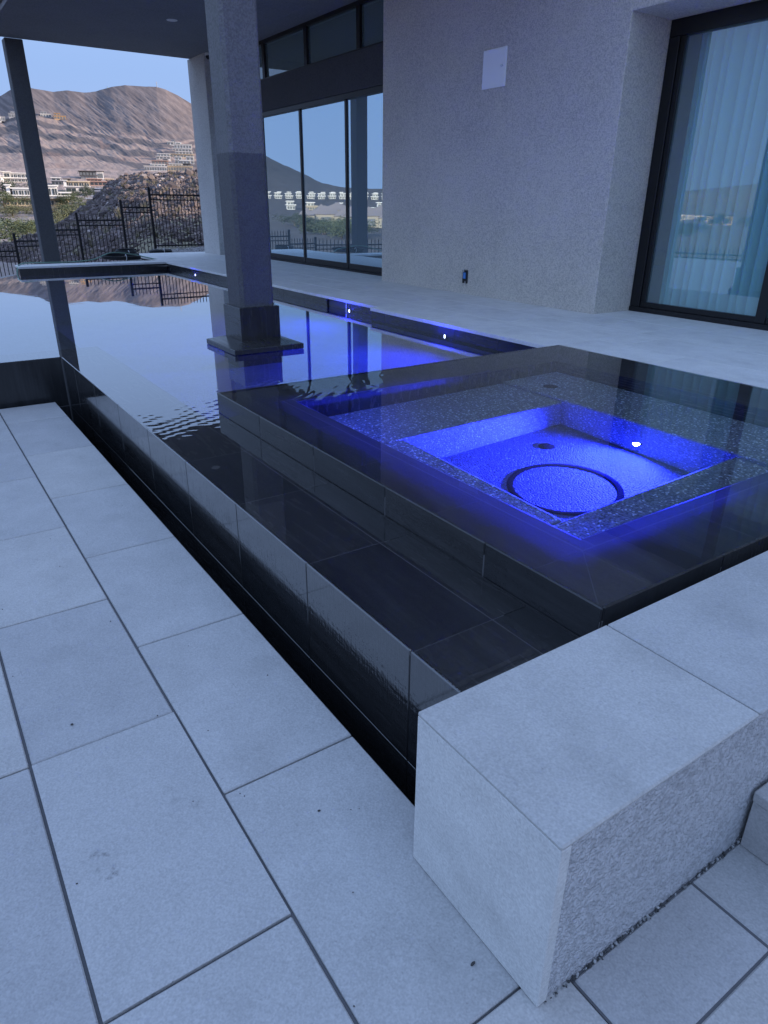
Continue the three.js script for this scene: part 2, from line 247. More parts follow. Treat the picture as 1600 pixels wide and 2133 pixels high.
// ---------------------------------------------------------------- infinity wall, shelf and trough
const tileZ = [-0.98]; for (let z = -1.345; z > -6.3; z -= 0.648) tileZ.push(z); tileZ.push(-6.362);
{
  const w = thing('infinity_wall', 'dark tiled infinity edge wall of the pool above the trough', 'wall', [0, 0, 0]);
  mesh('core', span(1.0128, 1.384, -0.6, 0.3368, -6.36, -0.98, 0), M.tileGrout, w);
  mesh('core', span(-3.3, 1.38, -0.6, 0.3367, -6.719, -6.3645, 0), M.tileGrout, w);
  mesh('joint_backing', span(1.0112, 1.0126, -0.6, 0.333, -6.355, -0.985, 0), M.frame, w);
  const rows = [[-0.0675, 0.352], [-0.49, -0.069]];
  for (let k = 0; k < tileZ.length - 1; k++) {
    const z1 = tileZ[k] - 0.0014, z0 = tileZ[k + 1] + 0.0014;
    for (const [y0, y1] of rows) mesh('tile', span(1.01, 1.021, y0, y1, z0, z1, y1 > 0.3 ? 0.0055 : 0.002), k % 2 ? M.slateWet : M.slateWetB, w);
    mesh('shelf_tile', span(1.0225, 1.333, 0.319, 0.338, z0, z1, 0.0015), k % 2 ? M.slateB : M.slate, w);
    if (z0 > -4.2) mesh('shelf_tile', span(1.337, 1.485, 0.319, 0.338, z0, z1, 0.0015), k % 2 ? M.slate : M.slateB, w);
    else mesh('shelf_tile', span(1.337, 1.385, 0.319, 0.338, z0, Math.min(z1, -4.05), 0.0015), M.slate, w);
  }
  for (let k = 0; k < 7; k++) for (const [y0, y1] of rows) mesh('tile', span(Math.max(-3.3, 1.007 - 0.648 * (k + 1)), 1.007 - 0.648 * k - 0.003, y0, y1, -6.374, -6.363, y1 > 0.3 ? 0.0055 : 0.002), k % 2 ? M.slate : M.slateB, w);
  mesh('shelf_tile', span(-3.3, 1.382, 0.319, 0.338, -6.72, -6.376, 0.001), M.slate, w);
  const t = mesh('trough', join([span(0.80, 1.012, -0.62, -0.52, -6.38, -0.98, 0), span(-3.3, 1.012, -0.62, -0.521, -6.38, -6.19, 0)]), M.slate); tag(t, 'black slot between the deck and the infinity wall', null, null, 'structure');
}
// ---------------------------------------------------------------- pool basin
const BASIN = [[1.385, -4.05], [4.42, -4.05], [4.42, -6.8], [4.53, -6.8], [4.53, -14.45], [1.85, -14.45], [0.1, -11.4], [-3.3, -11.4], [-3.3, -6.72], [1.385, -6.72]];
{
  const f = mesh('pool_floor', join([prism([[1.385, -4.05], [4.42, -4.05], [4.42, -6.8], [4.53, -6.8], [4.53, -8.9], [1.385, -8.9]], -0.95, -0.42), prism(BASIN, -1.4, -1.1)]), M.plaster); tag(f, 'blue grey pebble floor of the pool', null, null, 'structure');
  const parts = [];
  for (const [a, b] of [[[4.42, -4.05], [4.42, -6.8]], [[4.53, -6.8], [4.53, -14.45]]]) parts.push(span(a[0], a[0] + 0.1, -1.1, 0.30, b[1], a[1], 0));
  parts.push(span(1.85, 4.53, -1.1, 0.30, -14.55, -14.45, 0), span(1.384, 1.388, -1.1, 0.317, -6.72, -4.05, 0), span(-3.3, 1.384, -1.1, 0.317, -6.745, -6.722, 0), span(1.49, 4.45, -1.1, 0.34, -4.06, -4.049, 0));
  const wl = mesh('pool_wall', join(parts), M.plaster); tag(wl, 'blue grey pebble sides of the pool under water', 'wall');
  const rim = mesh('far_overflow_edge', join([prism([[1.85, -14.45], [0.1, -11.4], [-3.3, -11.4], [-3.3, -11.55], [0.02, -11.55], [1.76, -14.6]], -1.2, 0.346)]), M.slate); tag(rim, 'dark overflow edge at the far left end of the pool', 'wall');
}
function waterSheet(pts, y) { const s = new THREE.ShapeGeometry(new THREE.Shape(pts.map(([x, z]) => new THREE.Vector2(x, -z)))); return uvMetres(s.rotateX(-Math.PI / 2).translate(0, y, 0)); }
function ripplePatch(x0, x1, z0, z1, y, fn, step = 0.008) {
  const nx = Math.ceil((x1 - x0) / step), nz = Math.ceil((z1 - z0) / step), g = new THREE.PlaneGeometry(x1 - x0, z1 - z0, nx, nz).rotateX(-Math.PI / 2).translate((x0 + x1) / 2, 0, (z0 + z1) / 2);
  const p = g.attributes.position, uv = g.attributes.uv;
  for (let i = 0; i < p.count; i++) { const x = p.getX(i), z = p.getZ(i), e = Math.min(smooth(0, 0.03, x - x0), smooth(0, 0.04, x1 - x), z0 < -4.04 && z0 > -4.06 ? 1 : smooth(0, 0.1, z - z0), z1 < -4.04 && z1 > -4.06 ? 1 : smooth(0, 0.1, z1 - z)); p.setY(i, y + e * fn(x, z)); uv.setXY(i, x, z); }
  g.computeVertexNormals(); return g;
}
{
  const a = waterSheet([[1.0165, -0.99], [1.0165, -3.3], [1.486, -3.3], [1.486, -0.99]], WL);
  const rx = [1.0165, 2.2], rz = [-5.0, -3.3];
  const wave = (x, z) => {
    const q = noise(x * 7, z * 7, 6), f = (1 - smooth(0.0, 0.62, Math.abs(z + 4.05 + 0.35 * (x - 1.2)) )) * (0.25 + 0.75 * smooth(0.35, 0.7, noise(x * 9 + 3, z * 5, 9)));
    const p = z * 74 + (x - 1.2) * 34 + 5.5 * q, p2 = z * 118 - x * 60 + 7 * noise(x * 9, z * 9, 15);
    return f * (0.00034 * Math.sin(p) + 0.00014 * Math.sin(p2)) + 0.00005 * Math.sin(z * 55 + 8 * noise(x * 3, z * 3, 7)) * (1 - smooth(0.5, 1.5, Math.hypot(x - 1.4, z + 4.2)));
  };
  const ripples = ripplePatch(rx[0], 1.486, -4.05, -3.3, WL, wave, 0.006), outer = ripplePatch(rx[0], 2.4, -5.6, -4.05, WL, wave, 0.008);
  const rest = waterSheet([[2.4, -4.05], [4.45, -4.05], [4.45, -6.79], [4.54, -6.79], [4.54, -14.46], [1.84, -14.46], [0.07, -11.45], [-3.3, -11.45], [-3.3, -6.369], [1.0165, -6.369], [1.0165, -5.6], [2.4, -5.6]], WL);
  const w = mesh('water', join([a, ripples, outer, rest]), M.water); tag(w, 'still pool water mirroring the hills and the sky', null, null, 'structure'); w.castShadow = false;
}
// ---------------------------------------------------------------- raised spa
const pool_lamps = [];
function lampAt(pos, dir, cd, name, label, group, parent) {
  const g = parent || thing(name, label, 'pool lamp', [0, 0, 0], 0, group), q = new THREE.Quaternion().setFromUnitVectors(V(0, 1, 0), V(...dir));
  const ring = new THREE.LatheGeometry([[0.015, 0], [0.024, 0], [0.023, 0.003], [0.015, 0.003]].map(([x, y]) => new THREE.Vector2(x, y)), 24);
  const lens = new THREE.SphereGeometry(parent ? 0.014 : 0.0105, 16, 10, 0, Math.PI * 2, 0, Math.PI / 2).scale(1, 0.6, 1);
  for (const [nm, geo, mt] of [['lamp_ring', ring, M.blackPlastic], ['lamp_lens', lens, M.lens]]) { const m = mesh(nm, geo, mt, g); m.quaternion.copy(q); m.position.set(...pos); if (nm === 'lamp_lens') { m.castShadow = false; m.position.add(V(...dir).multiplyScalar(0.003)); } }
  const l = new THREE.SpotLight(lin(0.012, 0.020, 1.0), cd, 0, parent ? 1.46 : 1.3, 1, 2); l.position.set(...pos).add(V(...dir).multiplyScalar(0.026)); if (!parent) l.position.y = 0.31; l.target.position.copy(l.position).add(V(dir[0], dir[1] - (parent ? 0.12 : 0.3), dir[2])); l.castShadow = true; l.shadow.radius = 0.9; scene.add(l, l.target);
  return g;
}
{
  const s = thing('spa', 'raised square spa with dark tile rim and blue lit footwell', 'spa', [0, 0, 0]);
  const { x0, x1, z0, z1 } = SPA, ix0 = 1.825, ix1 = 4.07, iz0 = -3.64, iz1 = -1.43, rt = 0.433;
  // shell
  mesh('shell', join([span(1.4915, ix0 - 0.001, -0.6, rt - 0.0012, z0 + 0.012, z1 - 0.0015, 0), span(ix1 + 0.001, x1 - 0.012, -0.6, rt - 0.0012, z0 + 0.012, z1 - 0.0015, 0), span(ix0, ix1, -0.6, rt - 0.0012, z0 + 0.012, iz0 - 0.001, 0), span(ix0, ix1, -0.6, rt - 0.0012, iz1 + 0.001, z1 - 0.0015, 0)]), M.tileGrout, s);
  // outer faces
  const cut = (a, b, p) => { const r = [a]; for (let t = a + p; t < b - 0.15; t += p) r.push(t); r.push(b); return r; };
  const zs = cut(z0, z1, 0.62), xs = cut(x0, x1, 0.62);
  for (let k = 0; k < zs.length - 1; k++) mesh('face_tile', span(x0, x0 + 0.012, 0.339, 0.480, zs[k] + 0.001, zs[k + 1] - 0.001, 0.006), k % 2 ? M.slate : M.slateB, s);
  for (let k = 0; k < xs.length - 1; k++) for (const [a, b] of [[z0 - 0.006, z0 + 0.006], [z1 - 0.012, z1]]) mesh('face_tile', span(xs[k] + (k ? 0.001 : 0.0135), xs[k + 1] - 0.001, a < -2 ? 0.2 : 0.0, a < -2 ? 0.474 : 0.480, a, b, 0.004), k % 2 ? M.slate : M.slateB, s);
  // rim: tiles with mitred corners and a narrow inner strip
  const o0 = x0 + 0.0135, o1 = x1, q0 = z0 + 0.008, q1 = z1 - 0.0135, st = 0.06;
  const mx0 = ix0 - st, mx1 = ix1 + st, mz0 = iz0 - st, mz1 = iz1 + st;
  const g = 0.0012;
  for (const [cx, cz, ex, ez] of [[o0, q1, mx0, mz1], [o0, q0, mx0, mz0], [o1, q0, mx1, mz0], [o1, q1, mx1, mz1]]) {
    const sx = Math.sign(ex - cx), sz = Math.sign(ez - cz);
    mesh('rim_tile', prism([[cx + g * 2.4 * sx, cz], [ex - g * sx, cz], [ex - g * sx, ez - 2.4 * g * sz]], rt - 0.019, rt), M.slateRim, s);
    mesh('rim_tile', prism([[cx, cz + g * 2.4 * sz], [cx, ez - g * sz], [ex - 2.4 * g * sx, ez - g * sz]], rt - 0.019, rt), M.slateRimB, s);
  }
  const rz = cut(mz0, mz1, 0.6), rx = cut(mx0, mx1, 0.6);
  for (let k = 0; k < rz.length - 1; k++) { mesh('rim_tile', span(o0, mx0 - g, rt - 0.019, rt, rz[k] + g, rz[k + 1] - g, 0.001), k % 2 ? M.slateRim : M.slateRimB, s); mesh('rim_tile', span(mx1 + g, o1, rt - 0.019, rt, rz[k] + g, rz[k + 1] - g, 0.001), k % 2 ? M.slateRimB : M.slateRim, s); }
  for (let k = 0; k < rx.length - 1; k++) { mesh('rim_tile', span(rx[k] + g, rx[k + 1] - g, rt - 0.019, rt, mz1 + g, q1, 0.001), k % 2 ? M.slateRim : M.slateRimB, s); mesh('rim_tile', span(rx[k] + g, rx[k + 1] - g, rt - 0.019, rt, q0, mz0 - g, 0.001), k % 2 ? M.slateRimB : M.slateRim, s); }
  mesh('rim_strip', span(mx0 + g, ix0 + 0.006, rt - 0.02, rt - 0.001, mz0 + g, mz1 - g, 0.004), M.slateRim, s); mesh('rim_strip', span(ix1 - 0.006, mx1 - g, rt - 0.02, rt - 0.001, mz0 + g, mz1 - g, 0.004), M.slateRim, s);
  mesh('rim_strip', span(ix0 + 0.008, ix1 - 0.008, rt - 0.02, rt - 0.001, iz1 - 0.006, mz1 - g, 0.004), M.slateRimB, s); mesh('rim_strip', span(ix0 + 0.008, ix1 - 0.008, rt - 0.02, rt - 0.001, mz0 + g, iz0 + 0.006, 0.004), M.slateRimB, s);
  // inner walls, bench, footwell
  mesh('inner_wall', span(ix0, ix1, 0.02, rt - 0.021, iz0, iz0 + 0.012, 0), M.slate, s); mesh('inner_wall', span(ix1 - 0.012, ix1, 0.02, rt - 0.021, iz0 + 0.013, iz1, 0), M.slate, s);
  mesh('inner_wall', span(ix0, ix0 + 0.012, 0.02, rt - 0.021, iz0 + 0.013, iz1, 0), M.slate, s); mesh('inner_wall', span(ix0 + 0.013, ix1 - 0.013, 0.02, rt - 0.021, iz1 - 0.012, iz1, 0), M.slate, s);
  const fx0 = 2.20, fx1 = 3.5, fz0 = -3.04, fz1 = -1.83, by = 0.02, fy = -0.43;
  mesh('bench', span(ix0, fx1, -0.55, by, iz0, fz0, 0.012), M.benchPebble, s); mesh('bench', span(ix0, fx0, -0.55, by, fz0 + 0.001, fz1, 0.012), M.benchPebble, s);
  mesh('bench', span(ix0, fx1, -0.55, by, fz1 + 0.001, iz1, 0.012), M.benchPebble, s); mesh('bench', span(fx1 + 0.001, ix1, -0.55, by + 0.05, iz0, iz1, 0.014), M.benchPebble, s);
  mesh('footwell_floor', span(fx0, fx1, -0.6, fy, fz0, fz1, 0), M.pebble, s);
  mesh('drain_ring', new THREE.LatheGeometry([[0.278, 0.001], [0.280, 0.007], [0.312, 0.007], [0.314, 0.001]].map(([x, y]) => new THREE.Vector2(x, y)), 72).translate(2.79, fy, -2.345), M.drain, s);
  const cov = (r) => uvMetres(new THREE.LatheGeometry([[0, 0.014], [r * 0.8, 0.012], [r, 0]].map(([x, y]) => new THREE.Vector2(x, y)), 24));
  mesh('drain_cover', cov(0.052).translate(3.13, fy + 0.001, -2.81), M.drain, s); mesh('drain_cover', cov(0.052).translate(3.69, by + 0.051, -3.34), M.drain, s);
  lampAt([fx1 - 0.001, -0.27, -2.42], [-1, 0, 0], 100, null, null, null, s);
  const rect = (a, b, c, d) => waterSheet([[a, c], [a, d], [b, d], [b, c]], SPA.w);
  const rip = ripplePatch(1.75, 3.0, -4.04, -3.3, SPA.w, (x, z) => { const d = Math.hypot(x - 1.4, z + 4.3), f = (1 - smooth(0.35, 0.75, Math.abs(x - 2.25))) * (1 - smooth(0.12, 0.3, Math.abs(z + 3.72))); return 0.00022 * f * Math.sin(d * 78 + 7 * noise(x * 6, z * 8, 12)) * (0.3 + noise(x * 9, z * 12, 13)); }, 0.009);
  const w = join([rip, rect(1.502, 4.53, -1.071, -3.3), rect(1.502, 1.75, -3.3, -4.045), rect(3.0, 4.53, -3.3, -4.045)]);
  const wm = mesh('spa_water', w, M.spaWater); tag(wm, 'clear water over the dark rim and benches of the spa', null, null, 'structure'); wm.castShadow = false;
}
// ---------------------------------------------------------------- terrace by the house with its dark tile band
{
  const t = thing('terrace', 'pale stone terrace along the house wall beside pool and spa', null, [0, 0, 0], 0, null, 'structure');
  mesh('slab', join([span(4.55, 7.2, -0.6, 0.44, -6.8, -1.0, 0), span(4.46, 4.549, -0.6, 0.44, -6.8, -4.06, 0), span(4.57, 7.2, -0.6, 0.44, -17.2, -6.801, 0), span(1.89, 4.569, -0.6, 0.44, -14.95, -14.49, 0)]), M.grout, t);
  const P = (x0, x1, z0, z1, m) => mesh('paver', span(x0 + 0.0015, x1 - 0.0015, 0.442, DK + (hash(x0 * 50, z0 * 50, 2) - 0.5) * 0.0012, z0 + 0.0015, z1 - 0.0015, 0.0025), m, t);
  const mats = [M.stoneLit, M.stoneLitB, M.stoneLit]; let n = 0;
  const fill = (xa, za, zb, off) => { for (let k = 0; k < xa.length - 1; k++) { let z = za - ((k % 2) ? 0.6 : 0) - off; while (z < zb) { const a = Math.max(z, za), b = Math.min(z + 1.2, zb); if (b - a > 0.03) P(xa[k], xa[k + 1], a, b, mats[n++ % 3]); z += 1.2; } } };
  fill([4.40, 5.0, 5.6, 6.2, 6.8], -6.8, -4.06, 0.2); fill([4.535, 5.0, 5.6, 6.2, 6.8], -4.06, -1.002, 0.3); fill([4.515, 5.0, 5.6, 6.2, 6.72], -17.1, -6.8, 0.1);
  for (let k = 0; k < 3; k++) P(1.86 + k * 0.885, 1.86 + (k + 1) * 0.885, -14.93, -14.435, mats[k]);
  const band = (x, za, zb) => { for (let z = zb; z > za + 0.1; z -= 0.62) mesh('band_tile', span(x, x + 0.014, 0.12, 0.4405, Math.max(za, z - 0.62) + 0.001, z - 0.001, 0.0015), n++ % 2 ? M.slate : M.slateB, t); };
  band(4.42, -6.79, -4.06); band(4.535, -7.55, -6.8); band(4.535, -14.45, -8.03);
  mesh('band_tile', span(4.422, 4.536, 0.12, 0.4405, -6.806, -6.792, 0.001), M.slate, t);
  mesh('skimmer_mouth', join([span(4.536, 4.7, 0.12, 0.30, -8.03, -7.55, 0), span(4.7, 4.72, 0.12, 0.44, -8.03, -7.55, 0)]), M.blackPlastic, t);
  mesh('skimmer_trim', span(4.53, 4.534, 0.31, 0.438, -7.552, -7.535, 0.001), M.whitePlastic, t);
  for (let k = 0; k < 5; k++) mesh('band_tile', span(1.87 + k * 0.53, Math.min(1.87 + (k + 1) * 0.53 - 0.002, 4.53), 0.0, 0.4405, -14.464, -14.45, 0.0015), k % 2 ? M.slate : M.slateB, t);
  mesh('band_tile', span(1.866, 1.88, 0.0, 0.4405, -14.93, -14.466, 0.0015), M.slate, t);
  lampAt([4.419, 0.358, -5.45], [-1, 0, 0], 28, 'pool_lamp', 'small blue pool lamp in the tile band nearest the spa', 'pool lamps in the tile band');
  lampAt([4.534, 0.358, -7.47], [-1, 0, 0], 22, 'pool_lamp', 'small blue pool lamp beside the black skimmer mouth', 'pool lamps in the tile band');
  lampAt([4.534, 0.358, -12.85], [-1, 0, 0], 5, 'pool_lamp', 'small blue pool lamp far off, left of the column', 'pool lamps in the tile band');
}
// ---------------------------------------------------------------- house
{
  const h = thing('house', 'modern stucco house with deep patio roof and tall sliding glass', 'house', [0, 0, 0]);
  const wall = mesh('wall', join([span(6.2, 6.95, 0.30, 5.3, -9.25, -5.11, 0.006), span(6.2, 6.95, 3.205, 5.3, -5.109, 0.2, 0.004), span(6.2, 6.95, 0.3, 5.3, 0.201, 7.5, 0.004)]), M.stucco, h);
  const pier = mesh('pier', span(6.2, 6.66, 0.3, 4.34, -16.78, -15.82, 0.006), M.stuccoPale, h); pier.userData.label = 'pale stucco pier at the far end of the sliding door';
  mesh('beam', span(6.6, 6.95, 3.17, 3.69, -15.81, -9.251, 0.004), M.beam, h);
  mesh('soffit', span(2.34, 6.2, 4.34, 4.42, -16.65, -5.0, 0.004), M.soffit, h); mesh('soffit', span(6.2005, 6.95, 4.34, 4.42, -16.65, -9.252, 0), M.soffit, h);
  mesh('roof', join([span(2.30, 6.2, 4.421, 4.8, -16.7, -4.95, 0.004), span(6.201, 14, 4.45, 5.2, -16.7, -9.253, 0), span(6.96, 14, 5.0, 5.4, -9.25, 7.5, 0)]), M.stuccoDark, h);
  // closed rooms behind the glass
  mesh('room', join([span(6.7, 13, 0.30, 0.475, -16.3, 7.4, 0)]), M.roomFloor, h);
  mesh('room', join([span(13, 13.3, 0.3, 5.3, -16.4, 7.5, 0), span(6.66, 13, 0.3, 4.44, -16.4, -16.11, 0), span(6.96, 13, 0.3, 5.0, 7.2, 7.5, 0), span(6.96, 13, 0.48, 4.99, -9.2, -9.0, 0), span(6.96, 13, 4.43, 4.45, -16.3, -9.2, 0)]), M.darkRoom, h);
  mesh('house_sun_block', span(13.3, 34, -0.5, 5.2, -17, 7.5, 0), M.stucco, h);  // unseen mass added behind the rooms, drawn out long to block the low sun
  // sliding door
  const d = new THREE.Group(); d.name = 'sliding_door'; h.add(d);
  const zs = [-15.81, -14.22, -12.62, -11.02, -9.26];
  mesh('frame', join([span(6.62, 6.74, 3.09, 3.169, -15.81, -9.253, 0.003), span(6.60, 6.78, 0.478, 0.505, -15.81, -9.253, 0.003), ...zs.map((z) => span(6.655, 6.70, 0.506, 3.089, z - 0.03, z + 0.03, 0.003))]), M.frame, d);
  mesh('sash', join(zs.slice(0, -1).map((z, k) => span(6.662, 6.69, 0.507, 0.60, z + 0.031, zs[k + 1] - 0.031, 0.002))), M.frame, d);
  for (let k = 0; k < 4; k++) mesh('pane', new THREE.PlaneGeometry(zs[k + 1] - zs[k] - 0.05, 2.5).rotateY(-Math.PI / 2).rotateX((k - 1.5) * 0.0004).translate(6.678, 1.845, (zs[k] + zs[k + 1]) / 2), M.doorPane, d);
  const c = new THREE.Group(); c.name = 'clerestory_window'; h.add(c);
  const cz = [-15.81, -14.0, -12.32, -10.62, -9.26];
  mesh('frame', join([span(6.66, 6.74, 4.28, 4.339, -15.81, -9.253, 0.002), span(6.66, 6.74, 3.691, 3.73, -15.81, -9.253, 0.002), ...cz.map((z) => span(6.655, 6.735, 3.731, 4.279, z - 0.05, z + 0.05, 0.002))]), M.frame, c);
  for (let k = 0; k < 4; k++) mesh('pane', new THREE.PlaneGeometry(cz[k + 1] - cz[k] - 0.08, 0.56).rotateY(-Math.PI / 2).translate(6.70, 3.995, (cz[k] + cz[k + 1]) / 2), M.pane, c);
  // window on the right
  const w = new THREE.Group(); w.name = 'window'; h.add(w);
  const wz = [-5.105, -3.62, -2.1, 0.195];
  mesh('frame', join([span(6.79, 6.90, 3.06, 3.203, -5.105, 0.195, 0.003), span(6.78, 6.92, 0.478, 0.53, -5.105, 0.195, 0.003), span(6.79, 6.9, 0.531, 3.059, -5.105, -4.985, 0.004), span(6.80, 6.87, 0.531, 3.059, -3.66, -3.56, 0.004), span(6.80, 6.87, 0.531, 3.059, -2.14, -2.04, 0.004)]), M.frame, w);
  mesh('sash', join([span(6.81, 6.86, 0.531, 0.585, -4.984, -3.661, 0.002), span(6.81, 6.86, 0.586, 3.059, -4.984, -4.93, 0.003), span(6.815, 6.85, 0.531, 0.585, -3.559, -2.141, 0.002)]), M.frame, w);
  for (const [a, b] of [[-4.94, -3.65], [-3.57, -2.13], [-2.05, 0.19]]) mesh('pane', new THREE.PlaneGeometry(b - a, 2.52).rotateY(-Math.PI / 2).translate(6.84, 1.82, (a + b) / 2), M.pane, w);
  // fittings on the wall and soffit
  const ap = mesh('access_panel', span(6.182, 6.199, 2.784, 3.168, -7.145, -6.755, 0.003), M.paintedMetal, h);
  mesh('panel_door', span(6.176, 6.1815, 2.80, 3.152, -7.128, -6.772, 0.002), M.paintedMetal, ap); mesh('latch', new THREE.CylinderGeometry(0.012, 0.012, 0.02, 14).rotateZ(Math.PI / 2).translate(6.168, 2.985, -6.81), M.steel, ap);
  const ob = mesh('outlet_box', span(6.19, 6.1995, 0.612, 0.775, -7.325, -7.225, 0.002), M.blackPlastic, h);
  mesh('cover', span(6.175, 6.189, 0.67, 0.745, -7.297, -7.252, 0.003), M.blueCover, ob); mesh('strap', span(6.178, 6.189, 0.752, 0.79, -7.30, -7.288, 0.001), M.steel, ob); mesh('strap', span(6.178, 6.189, 0.595, 0.64, -7.262, -7.25, 0.001), M.steel, ob);
  mesh('recessed_light', join([new THREE.LatheGeometry([[0.05, 0], [0.085, -0.004], [0.09, 0.002]].map(([x, y]) => new THREE.Vector2(x, y)), 24).translate(4.79, 4.338, -13.5), new THREE.CylinderGeometry(0.05, 0.05, 0.004, 24).translate(4.79, 4.3375, -13.5)]), M.whitePlastic, h);
  const cam = thing('security_camera', 'small white security camera under the roof on the far pier', 'camera', [6.27, 4.28, -15.76]);
  mesh('mount', new THREE.CylinderGeometry(0.055, 0.06, 0.05, 20).translate(0, 0.03, 0), M.whitePlastic, cam); mesh('dome', new THREE.SphereGeometry(0.05, 18, 12).translate(0, -0.01, 0.015), M.blackPlastic, cam);
}
{ // curtain behind the window glass
  const pts = [], n = 1400, z0 = -4.98, z1 = 0.1, pos = [], uv = [], idx = [];
  for (let i = 0; i <= n; i++) { const t = i / n, z = lerp(z0, z1, t), ph = z * 58 + 5 * noise(z * 3, 1, 3); const x = 7.20 - 0.13 * Math.pow(Math.abs(Math.sin(ph / 2)), 0.5) + 0.03 * Math.sin(ph * 0.37 + 1); for (const y of [0.49, 3.5]) { pos.push(x, y, z); uv.push(z, y); } if (i < n) { const a = i * 2; idx.push(a, a + 1, a + 2, a + 2, a + 1, a + 3); } }
  const g = new THREE.BufferGeometry(); g.setAttribute('position', new THREE.Float32BufferAttribute(pos, 3)); g.setAttribute('uv', new THREE.Float32BufferAttribute(uv, 2)); g.setIndex(idx); g.computeVertexNormals();
  tag(mesh('curtain', g, M.curtain), 'sheer pale pleated curtain hanging behind the right window', 'curtain');
}
{ // main column standing in the pool
  const c = thing('column', 'thick dark stucco column on a tiled plinth in the pool', 'column', [0, 0, 0]);
  const oct = (x0, x1, z0, z1, r) => [[x0 + r, z1], [x1 - r, z1], [x1, z1 - r], [x1, z0 + r], [x1 - r, z0], [x0 + r, z0], [x0, z0 + r], [x0, z1 - r]];
  mesh('shaft', prism(oct(2.488, 2.81, -6.26, -5.945, 0.03), 1.93, 4.339), M.stuccoDark, c);
  const shaftFoot = mesh('shaft_foot', prism(oct(2.487, 2.811, -6.261, -5.944, 0.03), 0.70, 1.93), M.stuccoDarker, c); shaftFoot.userData.label = 'darker lower half of the stucco shaft';
  mesh('plinth_tile', span(2.455, 2.84, 0.40, 0.702, -6.29, -5.912, 0.003), M.slate, c);
  const X0 = 2.265, X1 = 2.93, Z0 = -6.30, Z1 = -5.63, x0 = 2.452, x1 = 2.843, z0 = -6.293, z1 = -5.909, y0 = 0.395, y1 = 0.415;
  const slab = span(X0, X1, 0.352, 0.398, Z0, Z1, 0.004); mesh('base_tile', slab, M.slate, c);
  const tri = (pts) => { const o = []; for (let k = 1; k < pts.length - 1; k++) for (const p of [pts[0], pts[k], pts[k + 1]]) o.push(...p); const g = triGeo(o); return uvMetres(g); };
  const e = 0.006;
  mesh('base_tile', tri([[X0 + e, y0 + 0.004, Z1 - e], [X1 - e, y0 + 0.004, Z1 - e], [x1, y1, z1], [x0, y1, z1]]), M.slate, c);
  mesh('base_tile', tri([[X0 + e, y0 + 0.004, Z0 + e], [X0 + e, y0 + 0.004, Z1 - e], [x0, y1, z1], [x0, y1, z0]]), M.slateB, c);
  mesh('base_tile', tri([[X1 - e, y0 + 0.004, Z1 - e], [X1 - e, y0 + 0.004, Z0 + e], [x1, y1, z0], [x1, y1, z1]]), M.slateB, c);
  mesh('footing', span(2.42, 2.87, -0.75, 0.351, -6.28, -5.95, 0), M.slate, c);
  const p = thing('post', 'slim dark stucco post under the far roof edge at left', 'column', [0, 0, 0]);
  mesh('shaft', span(2.655, 2.975, -0.8, 4.339, -16.95, -16.645, 0.01), M.stuccoDarker, p);
}

// ---------------------------------------------------------------- hills, valley and the rocky rise behind the fence
const RAD = Math.PI / 180;
const polar = (az, r, y = 0) => V(r * Math.sin(az * RAD), y, -r * Math.cos(az * RAD));
const RIDGE = [[-80, 1.4], [-66, 1.1], [-60, 1.5], [-55, 1.0], [-48, 0.7], [-40, 0.8], [-35, 1.0], [-31, 1.1], [-29, 1.3], [-27.5, 2.0], [-26, 2.6], [-24, 3.6], [-18, 4.6], [-8, 5.2], [0, 5.4], [5, 5.6], [8.22, 6.18], [8.91, 6.57], [10.12, 6.75], [11.42, 6.61], [12.32, 6.74], [13.34, 6.66], [14.11, 6.78], [15.07, 7.07], [16.01, 7.23], [17.25, 7.2], [18.04, 7.24], [18.66, 7.1], [19.42, 6.79], [20.03, 6.47], [20.5, 6.2], [22, 5.2], [26, 4.4], [40, 4]];
const RIGHT = [[20, -5.2], [30, -4.0], [60, -3.0], [150, -1.85], [200, -1.0], [250, -0.3], [330, 0.5], [480, 1.7], [560, 2.1]];
const LEFT = [[20, -6], [60, -3.6], [120, -2.3], [200, -1.1], [280, -0.5], [330, -0.2], [400, 0.34], [430, 0.4], [1600, 1]];
const FLAT = [[20, -6], [100, -3], [400, -1.2], [1000, -0.7], [1300, -0.4], [1600, 1]];
function elev(az, r) {
  const R = table(RIDGE, az), c = clamp((r - 560) / 1040);
  const right = r <= 560 ? table(RIGHT, r) : 2.1 + (R - 2.1) * table([[0, 0], [0.33, 0.34], [0.62, 0.68], [1, 1]], c);
  const left = r <= 430 ? table(LEFT, r) : lerp(0.4, R, smooth(430, 1300, r)), flat = r <= 1300 ? table(FLAT, r) : lerp(-0.4, R, smooth(1300, 1600, r));
  const kl = smooth(-4, -14, az), kf = smooth(-38, -44, az);
  return lerp(lerp(right, left, kl), flat, kf);
}
